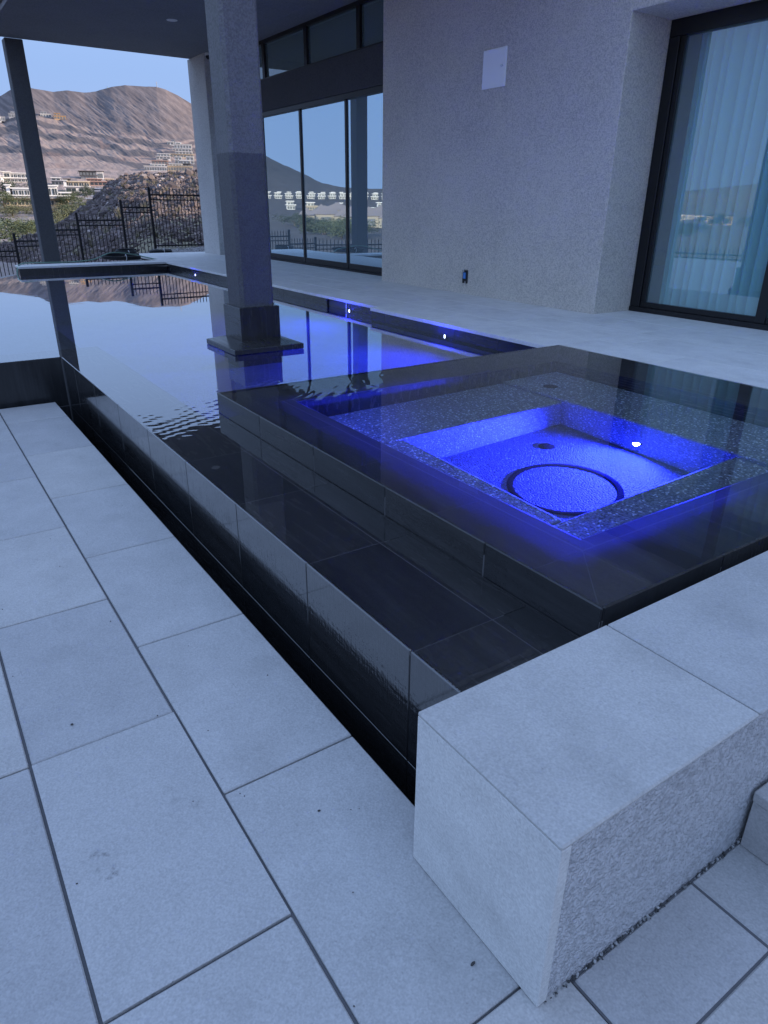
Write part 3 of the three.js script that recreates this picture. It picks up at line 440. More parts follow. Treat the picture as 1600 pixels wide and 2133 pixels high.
function hillY(az, r) {
  let y = 1.55 + r * Math.tan(elev(az, r) * RAD);
  const x = az * 0.9, q = Math.log(r) * 7, far = smooth(500, 800, r), top = 1 - 0.8 * smooth(1350, 1600, r);
  const e0 = elev(az, r), al = az * 0.82 - e0 * 0.57, ac = az * 0.57 + e0 * 0.82;
  y += r * top * (0.0016 * (fbm(x * 1.3, q * 1.3, 4, 201) - 0.5) + far * (az > -8 ? 0.0022 * (fbm(al * 0.7, ac * 2.6, 4, 203) - 0.5) - 0.0028 * Math.abs(fbm(al * 1.2, ac * 6, 3, 207) - 0.5) : 0.004 * (fbm(x * 0.8, q, 4, 209) - 0.5)));
  const st = (elev(az, r) + 0.5 * fbm(x * 0.5, q * 0.5, 3, 205)) * 2.3, fr = st - Math.floor(st);
  y += r * 0.0016 * smooth(330, 480, r) * (1 - smooth(1000, 1250, r)) * (smooth(0.55, 1, fr) - fr) * (az > -6 ? 1 : 0.3);
  return y;
}
function hillColour(az, r) {
  const e = elev(az, r), x = az * 0.9, n = fbm(x * 1.1, e * 2.4, 5, 211), n2 = fbm(x * 5, e * 9, 4, 213), n3 = noise(x * 30, e * 40, 215), sp = noise(x * 44, e * 60, 217);
  const dark = [0.14, 0.115, 0.10], tan = [0.42, 0.305, 0.24], mid = [0.29, 0.205, 0.175], violet = [0.115, 0.092, 0.095], pale = [0.52, 0.42, 0.35], rust = [0.38, 0.21, 0.14];
  const mixc = (a, b, t) => a.map((v, k) => lerp(v, b[k], t));
  let c;
  if (r < 560 && az > -8) {                                          // valley floor: wash, grass strip, scrub, graded pads
    c = mixc([0.30, 0.235, 0.21], [0.21, 0.18, 0.15], smooth(0.42, 0.62, n2));
    c = mixc(c, [0.15, 0.17, 0.085], smooth(-1.8, -1.62, e) * (1 - smooth(-1.3, -1.05, e)) * (0.4 + 0.6 * smooth(0.4, 0.6, n)));
    c = mixc(c, [0.17, 0.19, 0.10], smooth(-2.9, -2.6, e) * (1 - smooth(-2.3, -2.1, e)) * 0.8 * smooth(0.4, 0.55, n2));
    c = mixc(c, [0.40, 0.285, 0.225], smooth(0.1, 0.6, e) * 0.85);
    c = mixc(c, dark, smooth(0.52, 0.6, n2) * smooth(0.2, 0.6, e) * 0.6);
  } else if (az > -8) {
    const al = az * 0.82 - e * 0.57, ac = az * 0.57 + e * 0.82, streak = fbm(al * 1.1, ac * 6, 4, 223), streak2 = fbm(al * 3, ac * 20, 3, 227);
    const cut = e + 0.085 * (az - 13) + 1.1 * (fbm(az * 0.42, e * 0.45, 2, 229) - 0.5) + 0.22 * (fbm(az * 1.6, e * 2, 3, 231) - 0.5) + 0.10 * (n - 0.5);
    const t = table([[1.5, 0.75], [2.3, 1], [2.6, 0.95], [2.66, 0], [3.02, 0.05], [3.08, 1], [3.55, 0.9], [3.62, 0], [4.0, 0.05], [4.06, 1.1], [4.22, 1], [4.28, 0], [4.5, 0.1], [4.56, 1.15], [4.72, 0.9], [4.8, 0.1], [9, 0.1]], cut);
    c = mixc(mixc(violet, dark, n2), mixc(tan, mid, smooth(0.45, 0.75, n2)), clamp(t + 0.12 * (streak2 - 0.5)));
    c = mixc(c, rust, smooth(0.6, 0.75, n) * 0.35 * (1 - smooth(4.6, 5.0, e)));
    c = mixc(c, mixc([0.155, 0.118, 0.108], [0.245, 0.19, 0.168], smooth(0.25, 0.75, streak)), smooth(4.68, 4.9, cut));
    const k2 = 0.86 + 0.3 * (streak2 - 0.5) + 0.2 * (streak - 0.5) + 0.25 * (n3 - 0.5) + (sp > 0.88 ? 0.16 : 0) - (sp < 0.1 ? 0.14 : 0);
    return c.map((v) => v * k2 * 0.84);
  } else if (az > -40) c = mixc([0.055, 0.046, 0.043], [0.095, 0.078, 0.068], n2);
  else c = mixc([0.16, 0.16, 0.13], [0.26, 0.23, 0.20], n2);
  const k = 0.80 + 0.28 * n2 + 0.22 * (n3 - 0.5) + (sp > 0.86 ? 0.22 : 0) - (sp < 0.12 ? 0.12 : 0);
  return c.map((v) => v * k);
}
function polarMesh(azs, rs, yf, cf) {
  const pos = [], col = [], idx = [], n = rs.length;
  for (let i = 0; i < azs.length; i++) for (let j = 0; j < n; j++) { const p = polar(azs[i], rs[j], yf(azs[i], rs[j])); pos.push(p.x, p.y, p.z); col.push(...cf(azs[i], rs[j])); }
  for (let i = 0; i < azs.length - 1; i++) for (let j = 0; j < n - 1; j++) { const a = i * n + j; idx.push(a, a + n, a + 1, a + 1, a + n, a + n + 1); }
  const g = new THREE.BufferGeometry(); g.setAttribute('position', new THREE.Float32BufferAttribute(pos, 3)); g.setAttribute('color', new THREE.Float32BufferAttribute(col, 3)); g.setIndex(idx); g.computeVertexNormals(); return g;
}
{
  const azs = []; for (let a = -84; a < 5; a += 0.4) azs.push(a); for (let a = 5; a < 22; a += 0.05) azs.push(a); for (let a = 22; a <= 42; a += 0.5) azs.push(a);
  const rs = []; for (let e = -5.2; e < 2.1; e += 0.045) { let lo = 20, hi = 560; for (let k = 0; k < 30; k++) { const m = (lo + hi) / 2; if (table(RIGHT, m) < e) lo = m; else hi = m; } rs.push(lo); }
  for (let k = 0; k <= 150; k++) rs.push(560 + 1040 * k / 150); rs.push(1680, 1800, 2100);
  const soil = std({ vertexColors: true, roughness: 0.97 });
  tag(mesh('hills', polarMesh(azs, rs, (a, r) => r > 1600 ? hillY(a, 1600) - (r - 1600) * 0.25 : hillY(a, r), hillColour), soil), 'bare brown desert mountain with graded tan terraces', null, null, 'structure');
  tag(mesh('ground', new THREE.CircleGeometry(7000, 96).rotateX(-Math.PI / 2).translate(0, -60, 0), std({ color: lin(0.24, 0.20, 0.17), roughness: 1 })), 'desert ground reaching to the horizon', null, null, 'structure');
  tag(mesh('yard', span(-14, 6, -3.2, -1.62, -26, 8, 0), M.gravel), 'gravel yard below the pool', null, null, 'structure');
}
const CREST = [[0, -4.6], [4, -3.6], [7, -2.75], [9.5, -1.9], [11, -1.05], [12.4, -0.3], [13.1, 0.17], [14, 1.02], [15.07, 1.58], [16.5, 1.86], [20.4, 2.02], [34, 2.6]];
const FOOT = [[0, -1.5], [7.4, -0.95], [9.6, -0.62], [11.64, -0.32], [14.7, 0.02], [16.7, 0.33], [34, 0.5]];
function rockY(az, r) {
  const g = table(FOOT, az), c = 1.55 + 47 * Math.tan(table(CREST, az) * RAD), t = clamp((r - 22.3) / 24.7), x = az * r * 0.0175;
  let y = lerp(g, c, Math.pow(t, 0.85)); if (r > 47) y -= (r - 47) * 0.28 + (r - 47) * (r - 47) * 0.012;
  return y + (0.5 * (fbm(x * 0.35, r * 0.35, 4, 231) - 0.5) + 0.18 * (noise(x * 1.9, r * 1.9, 233) - 0.5)) * smooth(21.5, 26, r);
}
{
  const azs = [], rs = []; for (let a = 0; a <= 34; a += 0.14) azs.push(a); for (let r = 21.4; r <= 64; r *= 1.011) rs.push(r);
  const col = (az, r) => { const x = az * r * 0.0175, n = fbm(x * 0.8, r * 0.8, 4, 241), s = noise(x * 5, r * 5, 243), k = 0.75 + 0.5 * s; const c = n > 0.56 ? [0.25, 0.215, 0.14] : [0.20, 0.155, 0.145]; return c.map((v) => v * k); };
  const rise = mesh('rocky_hill', polarMesh(azs, rs, rockY, col), std({ vertexColors: true, roughness: 1 })); tag(rise, 'rocky rise of dark stones behind the black fence', null, null, 'structure');
  const R = rng(77), shapes = new THREE.DodecahedronGeometry(1, 0), N = 52000, im = new THREE.InstancedMesh(shapes, std({ color: 0xffffff, roughness: 0.95 }), N), o = new THREE.Object3D(), c = new THREE.Color();
  im.name = 'rock'; im.castShadow = im.receiveShadow = true;
  for (let k = 0; k < N; k++) {
    const az = 4 + 26 * R(), r = 22.6 + 27 * Math.pow(R(), 0.8), s = (0.022 + 0.05 * Math.pow(R(), 4) + (R() > 0.985 ? 0.04 + 0.06 * R() : 0)) * (0.6 + r / 60);
    o.position.copy(polar(az, r, rockY(az, r) + 0.1 * s)); o.rotation.set(R() * 6, R() * 6, R() * 6); o.scale.set(s * (0.8 + R()), s * (0.5 + 0.6 * R()), s * (0.8 + R())); o.updateMatrix(); im.setMatrixAt(k, o.matrix);
    const t = R(), b = 0.6 + 0.7 * R(); if (t < 0.62) c.setRGB(0.112 * b, 0.088 * b, 0.084 * b); else if (t < 0.86) c.setRGB(0.185 * b, 0.145 * b, 0.13 * b); else if (t < 0.89) c.setRGB(0.36 * b, 0.30 * b, 0.27 * b); else c.setRGB(0.16 * b, 0.13 * b, 0.12 * b); im.setColorAt(k, c);
  }
  tag(im, 'loose dark stones scattered over the rocky rise', 'rocks', null, 'stuff'); scene.add(im);
  // dry scrub tufts on the rise
  const blades = []; for (let k = 0; k < 26; k++) { const a = R() * 6.28, l = 0.7 + 0.5 * R(), t = 0.5 + 0.5 * R(), w = 0.035; const x = Math.cos(a) * t, z = Math.sin(a) * t; blades.push(-w * Math.sin(a), 0, w * Math.cos(a), w * Math.sin(a), 0, -w * Math.cos(a), x * l, l, z * l); }
  const tuft = new THREE.InstancedMesh(triGeo(blades), std({ color: 0xffffff, roughness: 1, side: THREE.DoubleSide }), 700); tuft.name = 'dry_scrub'; tuft.castShadow = tuft.receiveShadow = true;
  for (let k = 0; k < 700; k++) { const az = 5 + 24 * R(), r = 23.5 + 25 * R(), s = 0.12 + 0.22 * R() * R(); o.position.copy(polar(az, r, rockY(az, r) - 0.02)); o.rotation.set(0, R() * 6, 0); o.scale.set(s, s * 1.1, s); o.updateMatrix(); tuft.setMatrixAt(k, o.matrix); const b = 0.6 + 0.6 * R(); c.setRGB(0.21 * b, 0.185 * b, 0.11 * b); tuft.setColorAt(k, c); }
  tag(tuft, 'dry olive scrub among the stones', 'scrub', null, 'stuff'); scene.add(tuft);
  // gravel strip between terrace and fence
  const ga = [], gr = []; for (let a = 2; a <= 36; a += 0.25) ga.push(a); for (let r = 15; r <= 22.6; r += 0.15) gr.push(r);
  const gy = (az, r) => lerp(0.41 - 0.9 * smooth(11, 5, az), table(FOOT, az), smooth(15.5, 21.8, r)) + 0.03 * (fbm(az * r * 0.06, r * 4, 3, 251) - 0.5);
  const bed = polarMesh(ga, gr, gy, (az, r) => { const s = noise(az * r * 0.22, r * 12, 253), k = 0.62 + 0.7 * s; return [0.25 * k, 0.235 * k, 0.225 * k]; });
  tag(mesh('gravel', bed, std({ vertexColors: true, roughness: 1 })), 'grey gravel strip between terrace and fence', null, null, 'structure');
  const peb = new THREE.InstancedMesh(shapes, std({ color: 0xffffff, roughness: 0.95 }), 6000); peb.name = 'gravel_stone'; peb.castShadow = peb.receiveShadow = true;
  for (let k = 0; k < 6000; k++) { const az = 8 + 20 * R(), r = 15.6 + 6.6 * R(), s = 0.012 + 0.02 * R() * R(); o.position.copy(polar(az, r, gy(az, r) + 0.3 * s)); o.rotation.set(R() * 6, R() * 6, R() * 6); o.scale.set(s, s * 0.7, s); o.updateMatrix(); peb.setMatrixAt(k, o.matrix); const b = 0.15 + 0.35 * R(); c.setRGB(b, b * 0.96, b * 0.94); peb.setColorAt(k, c); }
  tag(peb, 'loose grey gravel stones along the fence', 'gravel', null, 'stuff'); scene.add(peb);
}
// ---------------------------------------------------------------- fence
{
  const f = thing('fence', 'black metal picket fence stepping down along the yard edge', 'fence', [0, 0, 0]);
  const picketG = new Map(), pk = (h) => { const key = h.toFixed(2); if (!picketG.has(key)) picketG.set(key, join([new THREE.BoxGeometry(0.018, h - 0.03, 0.018).translate(0, (h - 0.03) / 2, 0), new THREE.ConeGeometry(0.0125, 0.045, 4).rotateY(Math.PI / 4).translate(0, h - 0.0075, 0)])); return picketG.get(key); };
  const postG = join([new THREE.BoxGeometry(0.062, 1, 0.062).translate(0, 0.5, 0)]), bar = new THREE.BoxGeometry(1, 0.03, 0.03);
  const at = (az) => V(21.1 * Math.tan(az * RAD), 0, -21.1);
  const rail = (a, b, y, th) => { const m = mesh('rail', bar, M.blackMetal, f); m.position.set((a.x + b.x) / 2, y, (a.z + b.z) / 2); m.rotation.y = Math.atan2(-(b.z - a.z), b.x - a.x); m.scale.set(a.distanceTo(b) - 0.04, th, th); };
  const post = (p, y0, y1) => { const m = mesh('post', postG, M.blackMetal, f); m.position.set(p.x, y0, p.z); m.scale.y = y1 - y0; };
  const panel = (a, b, base, top, n) => { for (let k = 1; k < n; k++) { const m = mesh('picket', pk(top - base - 0.04), M.blackMetal, f), t = k / n; m.position.set(lerp(a.x, b.x, t), base + 0.04, lerp(a.z, b.z, t)); } rail(a, b, top - 0.175, 1.35); rail(a, b, top - 0.30, 1); rail(a, b, base + 0.09, 1.25); };
  const P = [[4.9, 0.55, -1.05], [7.43, 0.784, -0.85], [9.75, 1.04, -0.62], [11.64, 1.272, -0.34], [14.7, 1.596, 0.02], [16.74, 1.92, 0.32], [22.6, 1.92, 0.36]];
  for (let k = 0; k < P.length; k++) { post(at(P[k][0]), P[k][2] - 0.15, P[k][1] + 0.02); if (k < P.length - 1) { const a = at(P[k][0]), b = at(P[k + 1][0]), n = Math.round(a.distanceTo(b) / 0.098); panel(a, b, Math.min(P[k][2], P[k + 1][2]) + 0.01, P[k][1], n); } }
  const Q = [at(4.9), V(-1.5, 0, -20.2), V(-4.2, 0, -17.6), V(-6.2, 0, -14.4), V(-7.4, 0, -10.6), V(-7.9, 0, -6.4), V(-8.0, 0, -2)];
  for (let k = 0; k < Q.length - 1; k++) { post(Q[k + 1], -1.7, 0.52 - 0.02 * k); panel(Q[k + 1], Q[k], -1.05, 0.50 - 0.02 * k, Math.round(Q[k].distanceTo(Q[k + 1]) / 0.125)); }
}
// ---------------------------------------------------------------- pipe coils and hose on the gravel
{
  const coil = (name, x, y, z, R0, turns, label, tilt) => { const pts = []; for (let k = 0; k <= turns * 14; k++) { const a = k / 14 * Math.PI * 2; pts.push([Math.cos(a) * (R0 + 0.012 * Math.sin(k * 1.7)), 0.028 * k / 14, Math.sin(a) * (R0 + 0.012 * Math.cos(k * 1.3))]); } const g = thing(name, label, 'pipe coil', [x, y, z], 0); g.rotation.x = tilt; mesh('coiled_pipe', tube(pts, 0.022, turns * 30, 7), M.blackPlastic, g); mesh('tie', new THREE.TorusGeometry(0.05, 0.006, 6, 14).rotateY(Math.PI / 2).translate(0, 0.04, R0), M.whitePlastic, g); };
  coil('pipe_coil', 4.62, 0.44, -17.7, 0.22, 3, 'small black coil of pipe lying nearest the fence post', 0.05);
  coil('pipe_coil', 5.5, 0.43, -17.9, 0.25, 2, 'flat black coil of pipe on the gravel, rightmost of three', -0.04);
  coil('pipe_coil', 3.95, 0.50, -15.55, 0.36, 2, 'wide black coil of pipe just behind the far coping', 0.02);
  const hz = thing('garden_hose', 'green garden hose trailing along the back of the far coping', 'hose', [0, 0, 0]);
  mesh('hose', tube([[1.80, 0.18, -14.40], [1.84, 0.42, -14.52], [1.95, 0.505, -14.75], [2.4, 0.50, -14.97], [2.9, 0.49, -15.05], [3.3, 0.52, -15.1], [3.7, 0.62, -15.3], [4.2, 0.56, -15.5], [4.6, 0.47, -15.3], [5.0, 0.47, -15.4], [5.5, 0.45, -15.9]], 0.011, 120, 8), M.hose, hz);
  mesh('nozzle', new THREE.CylinderGeometry(0.012, 0.022, 0.12, 10).translate(1.80, 0.13, -14.40), M.steel, hz);
}
// ---------------------------------------------------------------- houses across the valley
const W8 = { white: std({ color: lin(0.72, 0.70, 0.66), roughness: 0.85 }), cream: std({ color: lin(0.60, 0.50, 0.36), roughness: 0.85 }), sand: std({ color: lin(0.36, 0.32, 0.26), roughness: 0.9 }), pink: std({ color: lin(0.50, 0.33, 0.27), roughness: 0.9 }), grey: std({ color: lin(0.33, 0.34, 0.37), roughness: 0.85 }), slate: std({ color: lin(0.30, 0.33, 0.40), roughness: 0.7 }), raw: std({ color: lin(0.52, 0.33, 0.18), roughness: 0.9 }), glass: std({ color: lin(0.05, 0.06, 0.065), roughness: 0.2 }), farGlass: std({ color: lin(0.16, 0.17, 0.175), roughness: 0.4 }), roofTile: std({ color: lin(0.30, 0.24, 0.21), roughness: 0.9 }), dark: std({ color: lin(0.09, 0.085, 0.085), roughness: 0.8 }) };
function house(name, label, az, r, u, blocks, opt = {}) {             // blocks: [x, y, width, height, forward, windows, colour], all in units of u metres
  const g = thing(name, label, 'house', [0, 0, 0], -az * RAD, opt.group);
  g.position.copy(polar(az, r, (opt.y ?? hillY(az, r)))); const D = opt.depth || 9;
  blocks.forEach(([x, y, w, h, f, nw, col = 'white'], k) => {
    const fl = y < 0.5 ? 5 : 0, X = x * u, Y = y * u, Wd = w * u, Ht = h * u, F = f * u;
    mesh('wall', new THREE.BoxGeometry(Wd, Ht + fl, D).translate(X, Y + Ht / 2 - fl / 2, F - D / 2 - k * 0.01), W8[col], g);
    const roof = mesh('roof', opt.hip ? new THREE.ConeGeometry(0.76 * Math.max(Wd, D), Ht * 0.8, 4).rotateY(Math.PI / 4).scale(Wd / Math.max(Wd, D), 1, D / Math.max(Wd, D)).translate(X, Y + Ht * 1.4, F - D / 2) : new THREE.BoxGeometry(Wd + 0.9, 0.32, D + 1.1).translate(X, Y + Ht + 0.17, F - D / 2 + 0.15 - k * 0.012), opt.hip ? W8.roofTile : (opt.roof ? W8[opt.roof] : W8[col]), g);
    for (let n = 0; n < nw; n++) { const ww = Wd / nw, fr = mesh('window', new THREE.BoxGeometry(ww * 0.74, Ht * 0.6, 0.16).translate(X - Wd / 2 + ww * (n + 0.5), Y + Ht * 0.46, F + 0.05 - k * 0.01), r > 450 || az < -20 ? W8.farGlass : W8.glass, g); if (opt.near && Ht > 1.5) mesh('mullion', new THREE.BoxGeometry(0.09, Ht * 0.58, 0.08).translate(X - Wd / 2 + ww * (n + 0.5), Y + Ht * 0.46, F + 0.16), W8.white, fr); }
  });
  return g;
}
house('villa', 'long white two storey villa lowest in the valley, behind the slim post', 9.35, 252, 0.141, [[-4, 0, 130, 14, 0, 9, 'cream'], [-4, 15, 134, 4, 14, 0], [-24, 19, 44, 14, -4, 4], [-54, 19, 7, 20, -6, 0], [30, 19, 24, 20, -2, 2], [56, 19, 20, 7, -6, 1], [2, 19, 26, 18, -16, 1]], { near: true, depth: 11 });
house('villa', 'long white flat roofed house with a row of windows, far left above the villa', 8.35, 420, 0.23, [[0, 0, 56, 7, 2, 8, 'white'], [4, 8, 52, 9, 0, 7], [-20, 8, 14, 11, 2, 1]], { near: true });
house('villa', 'narrow white house cut by the left edge of the photo', 7.12, 415, 0.23, [[0, 0, 14, 20, 0, 1], [9, 0, 6, 11, -3, 0]]);
house('villa', 'pale grey low house just right of the slim post', 10.85, 400, 0.22, [[0, 0, 28, 8, 0, 4, 'grey'], [-4, 8, 18, 6, -3, 2], [18, 0, 12, 12, -4, 2, 'dark']]);
house('villa', 'white house with cream upper windows above the green trees', 12.0, 345, 0.19, [[0, 0, 52, 11, 2, 2], [4, 11, 44, 10, -2, 4, 'cream'], [-24, 11, 6, 12, 0, 0]], { near: true });
house('villa', 'dark glazed upper house with a white end wall on the slope', 13.05, 455, 0.25, [[-6, 0, 34, 6, 1, 5, 'grey'], [-8, 6, 34, 9, 0, 5, 'dark'], [18, 0, 14, 15, 1, 1]], { roof: 'dark' });
house('villa', 'low pinkish stucco house row with orange doorways', 13.55, 400, 0.22, [[0, 0, 60, 8, 0, 7, 'pink'], [-12, 8, 30, 5, -4, 4, 'pink'], [20, 8, 16, 5, -3, 2, 'cream']]);
house('villa', 'house with blue grey sloping metal roof below the pink row', 13.25, 320, 0.177, [[0, 0, 42, 9, 0, 4, 'grey'], [6, 9, 30, 5, -5, 2, 'slate']], { roof: 'slate' });
house('villa', 'small blue grey roofed house beside the rocky rise', 12.95, 262, 0.145, [[0, 0, 30, 12, 0, 3, 'grey'], [8, 12, 20, 5, -6, 1, 'slate']], { roof: 'slate' });
const up = [[19.35, 830, 'topmost white terraced house on the right of the hillside', [[0, 0, 46, 8, 2, 6], [3, 8, 42, 9, 0, 6], [-8, 17, 14, 4, -4, 1]]], [19.3, 745, 'cream white house second from top in the hillside cluster', [[0, 0, 58, 7, 2, 7, 'cream'], [6, 7, 40, 6, 0, 5]]], [18.0, 700, 'white house with long roof at the left of the hillside cluster', [[0, 0, 34, 6, 2, 4], [2, 6, 30, 6, 0, 4]]], [19.45, 665, 'white house with tall end blocks in the middle of the cluster', [[0, 0, 46, 8, 2, 6], [-14, 8, 16, 7, 0, 2], [14, 8, 18, 8, 0, 2]]], [17.75, 640, 'pinkish low house between white hillside houses', [[0, 0, 38, 8, 2, 5, 'pink'], [14, 8, 12, 5, 0, 1, 'grey']]], [19.2, 610, 'dark glazed white house low in the cluster', [[0, 0, 44, 8, 2, 6, 'dark'], [10, 8, 26, 7, 0, 3]]], [17.4, 560, 'long low white house at the foot of the cluster, leftmost', [[0, 0, 54, 10, 2, 9], [6, 10, 34, 5, -3, 4]]], [19.1, 565, 'long low cream house at the foot of the cluster, against the pier', [[0, 0, 60, 11, 2, 9, 'cream'], [-10, 11, 30, 5, -3, 4]]]];
for (const [az, r, label, bl] of up) house('hillside_house', label, az, r, 0.00050 * r, bl, { depth: 10 });
const est = [[7.75, 1180, 'grey white estate houses high on the left slope, cut by the frame', [[0, 0, 18, 10, 0, 3, 'white'], [-12, 4, 10, 10, -2, 2, 'grey'], [12, 2, 10, 9, -1, 2, 'grey']]], [8.75, 1190, 'blue roofed estate house high on the slope beside the post', [[0, 0, 16, 8, 0, 3, 'grey'], [2, 8, 12, 4, -2, 2, 'slate']]], [10.75, 1190, 'pale estate house high on the slope right of the post', [[0, 0, 22, 6, 0, 4, 'white'], [-4, 6, 12, 4, -2, 2, 'grey']]], [11.6, 1175, 'raw orange house frame under construction high on the slope', [[0, 0, 24, 7, 0, 4, 'raw'], [-5, 7, 12, 5, -2, 2, 'raw']]], [18.6, 900, 'small pale house by itself on the graded slope', [[0, 0, 12, 5, 0, 2, 'white'], [6, 0, 6, 8, -2, 1, 'grey']]]];
for (const [az, r, label, bl] of est) house('estate_house', label, az, r, 0.62, bl, { depth: 12 });
{ // the opposite hillside, seen mirrored in the sliding door
  const R = rng(5);
  for (let k = 0; k < 13; k++) { const az = -23.5 - k * 0.82; house('terrace_house', 'white flat roofed house in the upper row mirrored in the sliding door', az, 402 + 4 * R(), 0.185, [[0, 0, 20, 7, 2, 3], [(R() - 0.5) * 8, 7, 12 + 6 * R(), 6 + 2 * R(), 0, 2], [(R() - 0.5) * 12, 13, 7, 4, -3, 1]], { group: 'white houses mirrored in the upper row' }); }
  const low = [[-24.6, 292, [[0, 0, 24, 12, 0, 3], [2, 12, 18, 10, -2, 2]]], [-26.2, 290, [[0, 0, 30, 10, 0, 4, 'cream'], [4, 10, 20, 10, -2, 2]]], [-28.4, 285, [[0, 0, 22, 8, 0, 3], [4, 8, 14, 12, -2, 2]]], [-29.6, 284, [[0, 0, 34, 7, 0, 5, 'cream'], [-8, 7, 12, 7, -2, 1]]], [-31.2, 280, [[0, 0, 30, 8, 0, 4], [-6, 8, 10, 14, -2, 1]]], [-33.0, 276, [[0, 0, 28, 10, 0, 4], [5, 10, 14, 9, -2, 2]]], [-34.8, 272, [[0, 0, 26, 12, 0, 3], [-5, 12, 14, 8, -2, 2]]]];
  for (const [az, r, bl] of low) house('terrace_house', 'white flat roofed house in the lower row mirrored in the sliding door', az, r, 0.13, bl, { group: 'white houses mirrored in the lower row' });
  const hip = [[-25.6, 168], [-28.9, 160], [-30.6, 186], [-27.2, 200], [-32.3, 178]];
  for (const [az, r] of hip) house('bungalow', 'low cream bungalow with brown hip roof mirrored in the sliding door', az, r, 0.06, [[0, 0, 150, 40, 0, 3, 'sand'], [-70, 0, 80, 34, 30, 1, 'sand'], [75, 0, 60, 36, 10, 1, 'sand']], { hip: true, depth: 8, group: 'hip roofed bungalows mirrored in the door' });
  house('office_block', 'pale two storey block mirrored at the right end of the sliding door', -34.4, 110, 0.055, [[0, 0, 120, 60, 0, 4], [10, 60, 80, 50, -10, 3]], { depth: 8 });
}
// ---------------------------------------------------------------- trees and shrubs
function leafGeo(R, n, clumps, size) {
  const o = [], C = []; for (let k = 0; k < clumps; k++) { const a = R() * 6.28, b = Math.acos(1 - 1.5 * R()), q = 0.35 + 0.5 * R(); C.push([Math.cos(a) * Math.sin(b) * q, 0.52 + 0.42 * Math.cos(b) * q, Math.sin(a) * Math.sin(b) * q, 0.22 + 0.2 * R()]); }
  for (let k = 0; k < n; k++) { const [cx, cy, cz, cr] = C[Math.floor(R() * clumps)], d = V(R() - 0.5, R() - 0.5, R() - 0.5).normalize().multiplyScalar(cr * Math.pow(R(), 0.45)), p = V(cx, cy, cz).add(d); if (p.y < 0.06) p.y = 0.06 + 0.1 * R(); const u = V(R() - 0.5, R() - 0.5, R() - 0.5).normalize().multiplyScalar(size * (0.6 + 0.8 * R())), w = V(R() - 0.5, R() - 0.5, R() - 0.5).normalize().multiplyScalar(size * 0.6); o.push(p.x - u.x, p.y - u.y, p.z - u.z, p.x + w.x, p.y + w.y, p.z + w.z, p.x + u.x, p.y + u.y, p.z + u.z); }
  return triGeo(o);
}
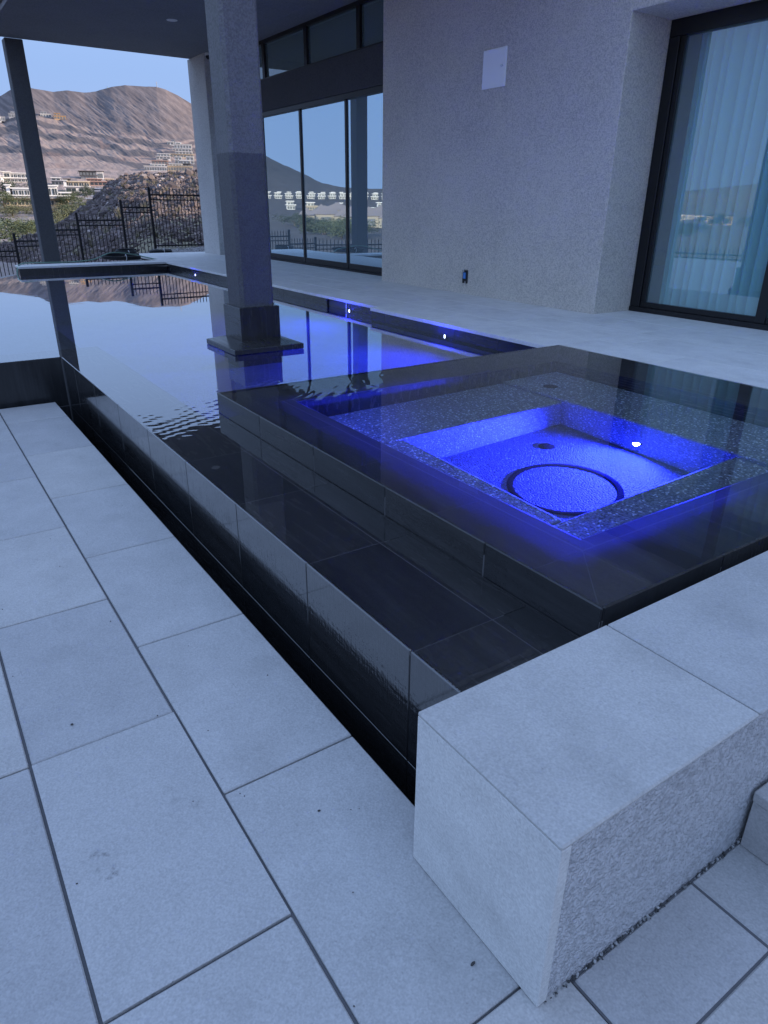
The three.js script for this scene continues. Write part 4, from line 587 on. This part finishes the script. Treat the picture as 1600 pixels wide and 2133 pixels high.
{
  const R = rng(91), crowns = [0, 1, 2].map(() => leafGeo(R, 2400, 14, 0.052)), cols = [lin(0.085, 0.105, 0.048), lin(0.13, 0.135, 0.065), lin(0.055, 0.075, 0.045), lin(0.17, 0.155, 0.085)].map((c) => std({ color: c, roughness: 0.9, side: THREE.DoubleSide })), bark = std({ color: lin(0.12, 0.09, 0.07), roughness: 1 });
  const stem = join([new THREE.CylinderGeometry(0.02, 0.045, 0.5, 6).translate(0, 0.22, 0), new THREE.CylinderGeometry(0.012, 0.025, 0.4, 5).translate(0, 0.2, 0).rotateZ(0.6).translate(0, 0.2, 0), new THREE.CylinderGeometry(0.012, 0.025, 0.4, 5).translate(0, 0.2, 0).rotateZ(-0.55).translate(0, 0.22, 0)]);
  function tree(name, label, az, r, w, h, k, c, group, y) { const t = thing(name, label, name === 'shrub' ? 'shrub' : 'tree', [0, 0, 0], R() * 6, group); t.position.copy(polar(az, r, (y ?? hillY(az, r)) - 0.1)); mesh('crown', crowns[k], cols[c], t); mesh('trunk', stem, bark, t); t.scale.set(w, h, w); }
  tree('tree', 'dark green tree rising left of the long white villa', 7.55, 262, 9, 6.5, 0, 2);
  tree('tree', 'low green tree in front of the villa at the frame edge', 7.2, 238, 8, 4.5, 1, 0);
  tree('tree', 'tall green tree just right of the villa', 11.55, 250, 6, 3.6, 1, 0);
  tree('tree', 'broad olive green tree in the middle of the valley clump', 12.05, 205, 8, 3.7, 2, 0);
  tree('tree', 'pale olive tree nearest in the valley clump', 11.35, 170, 7, 3.0, 0, 1);
  tree('tree', 'dark bushy tree under the cream windowed house', 11.45, 300, 6, 3.4, 2, 2);
  tree('tree', 'dark slender tree beside the blue roofed house', 12.55, 300, 3.4, 4.6, 1, 2);
  tree('tree', 'rounded olive tree at the foot of the rocky rise', 12.6, 190, 6.5, 2.8, 0, 1);
  tree('shrub', 'pale green shrub on the grass beyond the fence at left', 8.25, 112, 4.4, 2.6, 2, 1);
  tree('shrub', 'olive shrub low behind the fence at the frame edge', 7.3, 92, 5, 2.6, 1, 0);
  const many = [[10.7, 178], [10.9, 150], [11.8, 150], [12.2, 160], [10.5, 205], [9.0, 214], [8.5, 216], [7.6, 205], [10.6, 226], [12.3, 235], [11.0, 120], [11.6, 118]];
  for (const [az, r] of many) tree('shrub', 'dry olive shrub scattered on the valley floor', az, r, 3.4 + 2.5 * R(), 1.6 + 1.2 * R(), Math.floor(R() * 3), R() > 0.5 ? 3 : 1, 'shrubs on the valley floor');
  for (let k = 0; k < 26; k++) { const az = -23 - 13 * R(), r = 90 + 130 * R(); tree('tree', 'dark garden tree mirrored among the houses in the sliding door', az, r, 4 + 2 * R(), 2 + 1.6 * R(), Math.floor(R() * 3), R() > 0.5 ? 2 : 0, 'garden trees mirrored in the door'); }
  for (let k = 0; k < 24; k++) { const az = -48 - 16 * R(), r = 260 + 420 * R(); tree('tree', 'town tree mirrored in the right window', az, r, 6 + 4 * R(), 3.5 + 2.5 * R(), Math.floor(R() * 3), R() > 0.5 ? 2 : 0, 'town trees mirrored in the right window'); }
  const R2 = rng(33); for (let k = 0; k < 26; k++) { const az = -47 - 18 * R2(), r = 380 + 600 * R2(); house('town_house', 'small pale town house mirrored in the right window', az, r, 0.35, [[0, 0, 30 + 20 * R2(), 12, 0, 3, R2() > 0.5 ? 'white' : 'cream']], { group: 'town houses mirrored in the right window' }); }
  const m = thing('radio_mast', 'thin radio mast on the mountain ridge', 'mast', [0, 0, 0]); m.position.copy(polar(18.1, 1590, hillY(18.1, 1590) - 2));
  mesh('pole', new THREE.CylinderGeometry(0.35, 0.7, 12, 6).translate(0, 6, 0), W8.grey, m); mesh('antenna', join([new THREE.BoxGeometry(3, 0.6, 0.6).translate(0, 10, 0), new THREE.BoxGeometry(2.2, 0.6, 0.6).translate(0, 8, 0)]), W8.grey, m);
}
renderer.render(scene, camera);
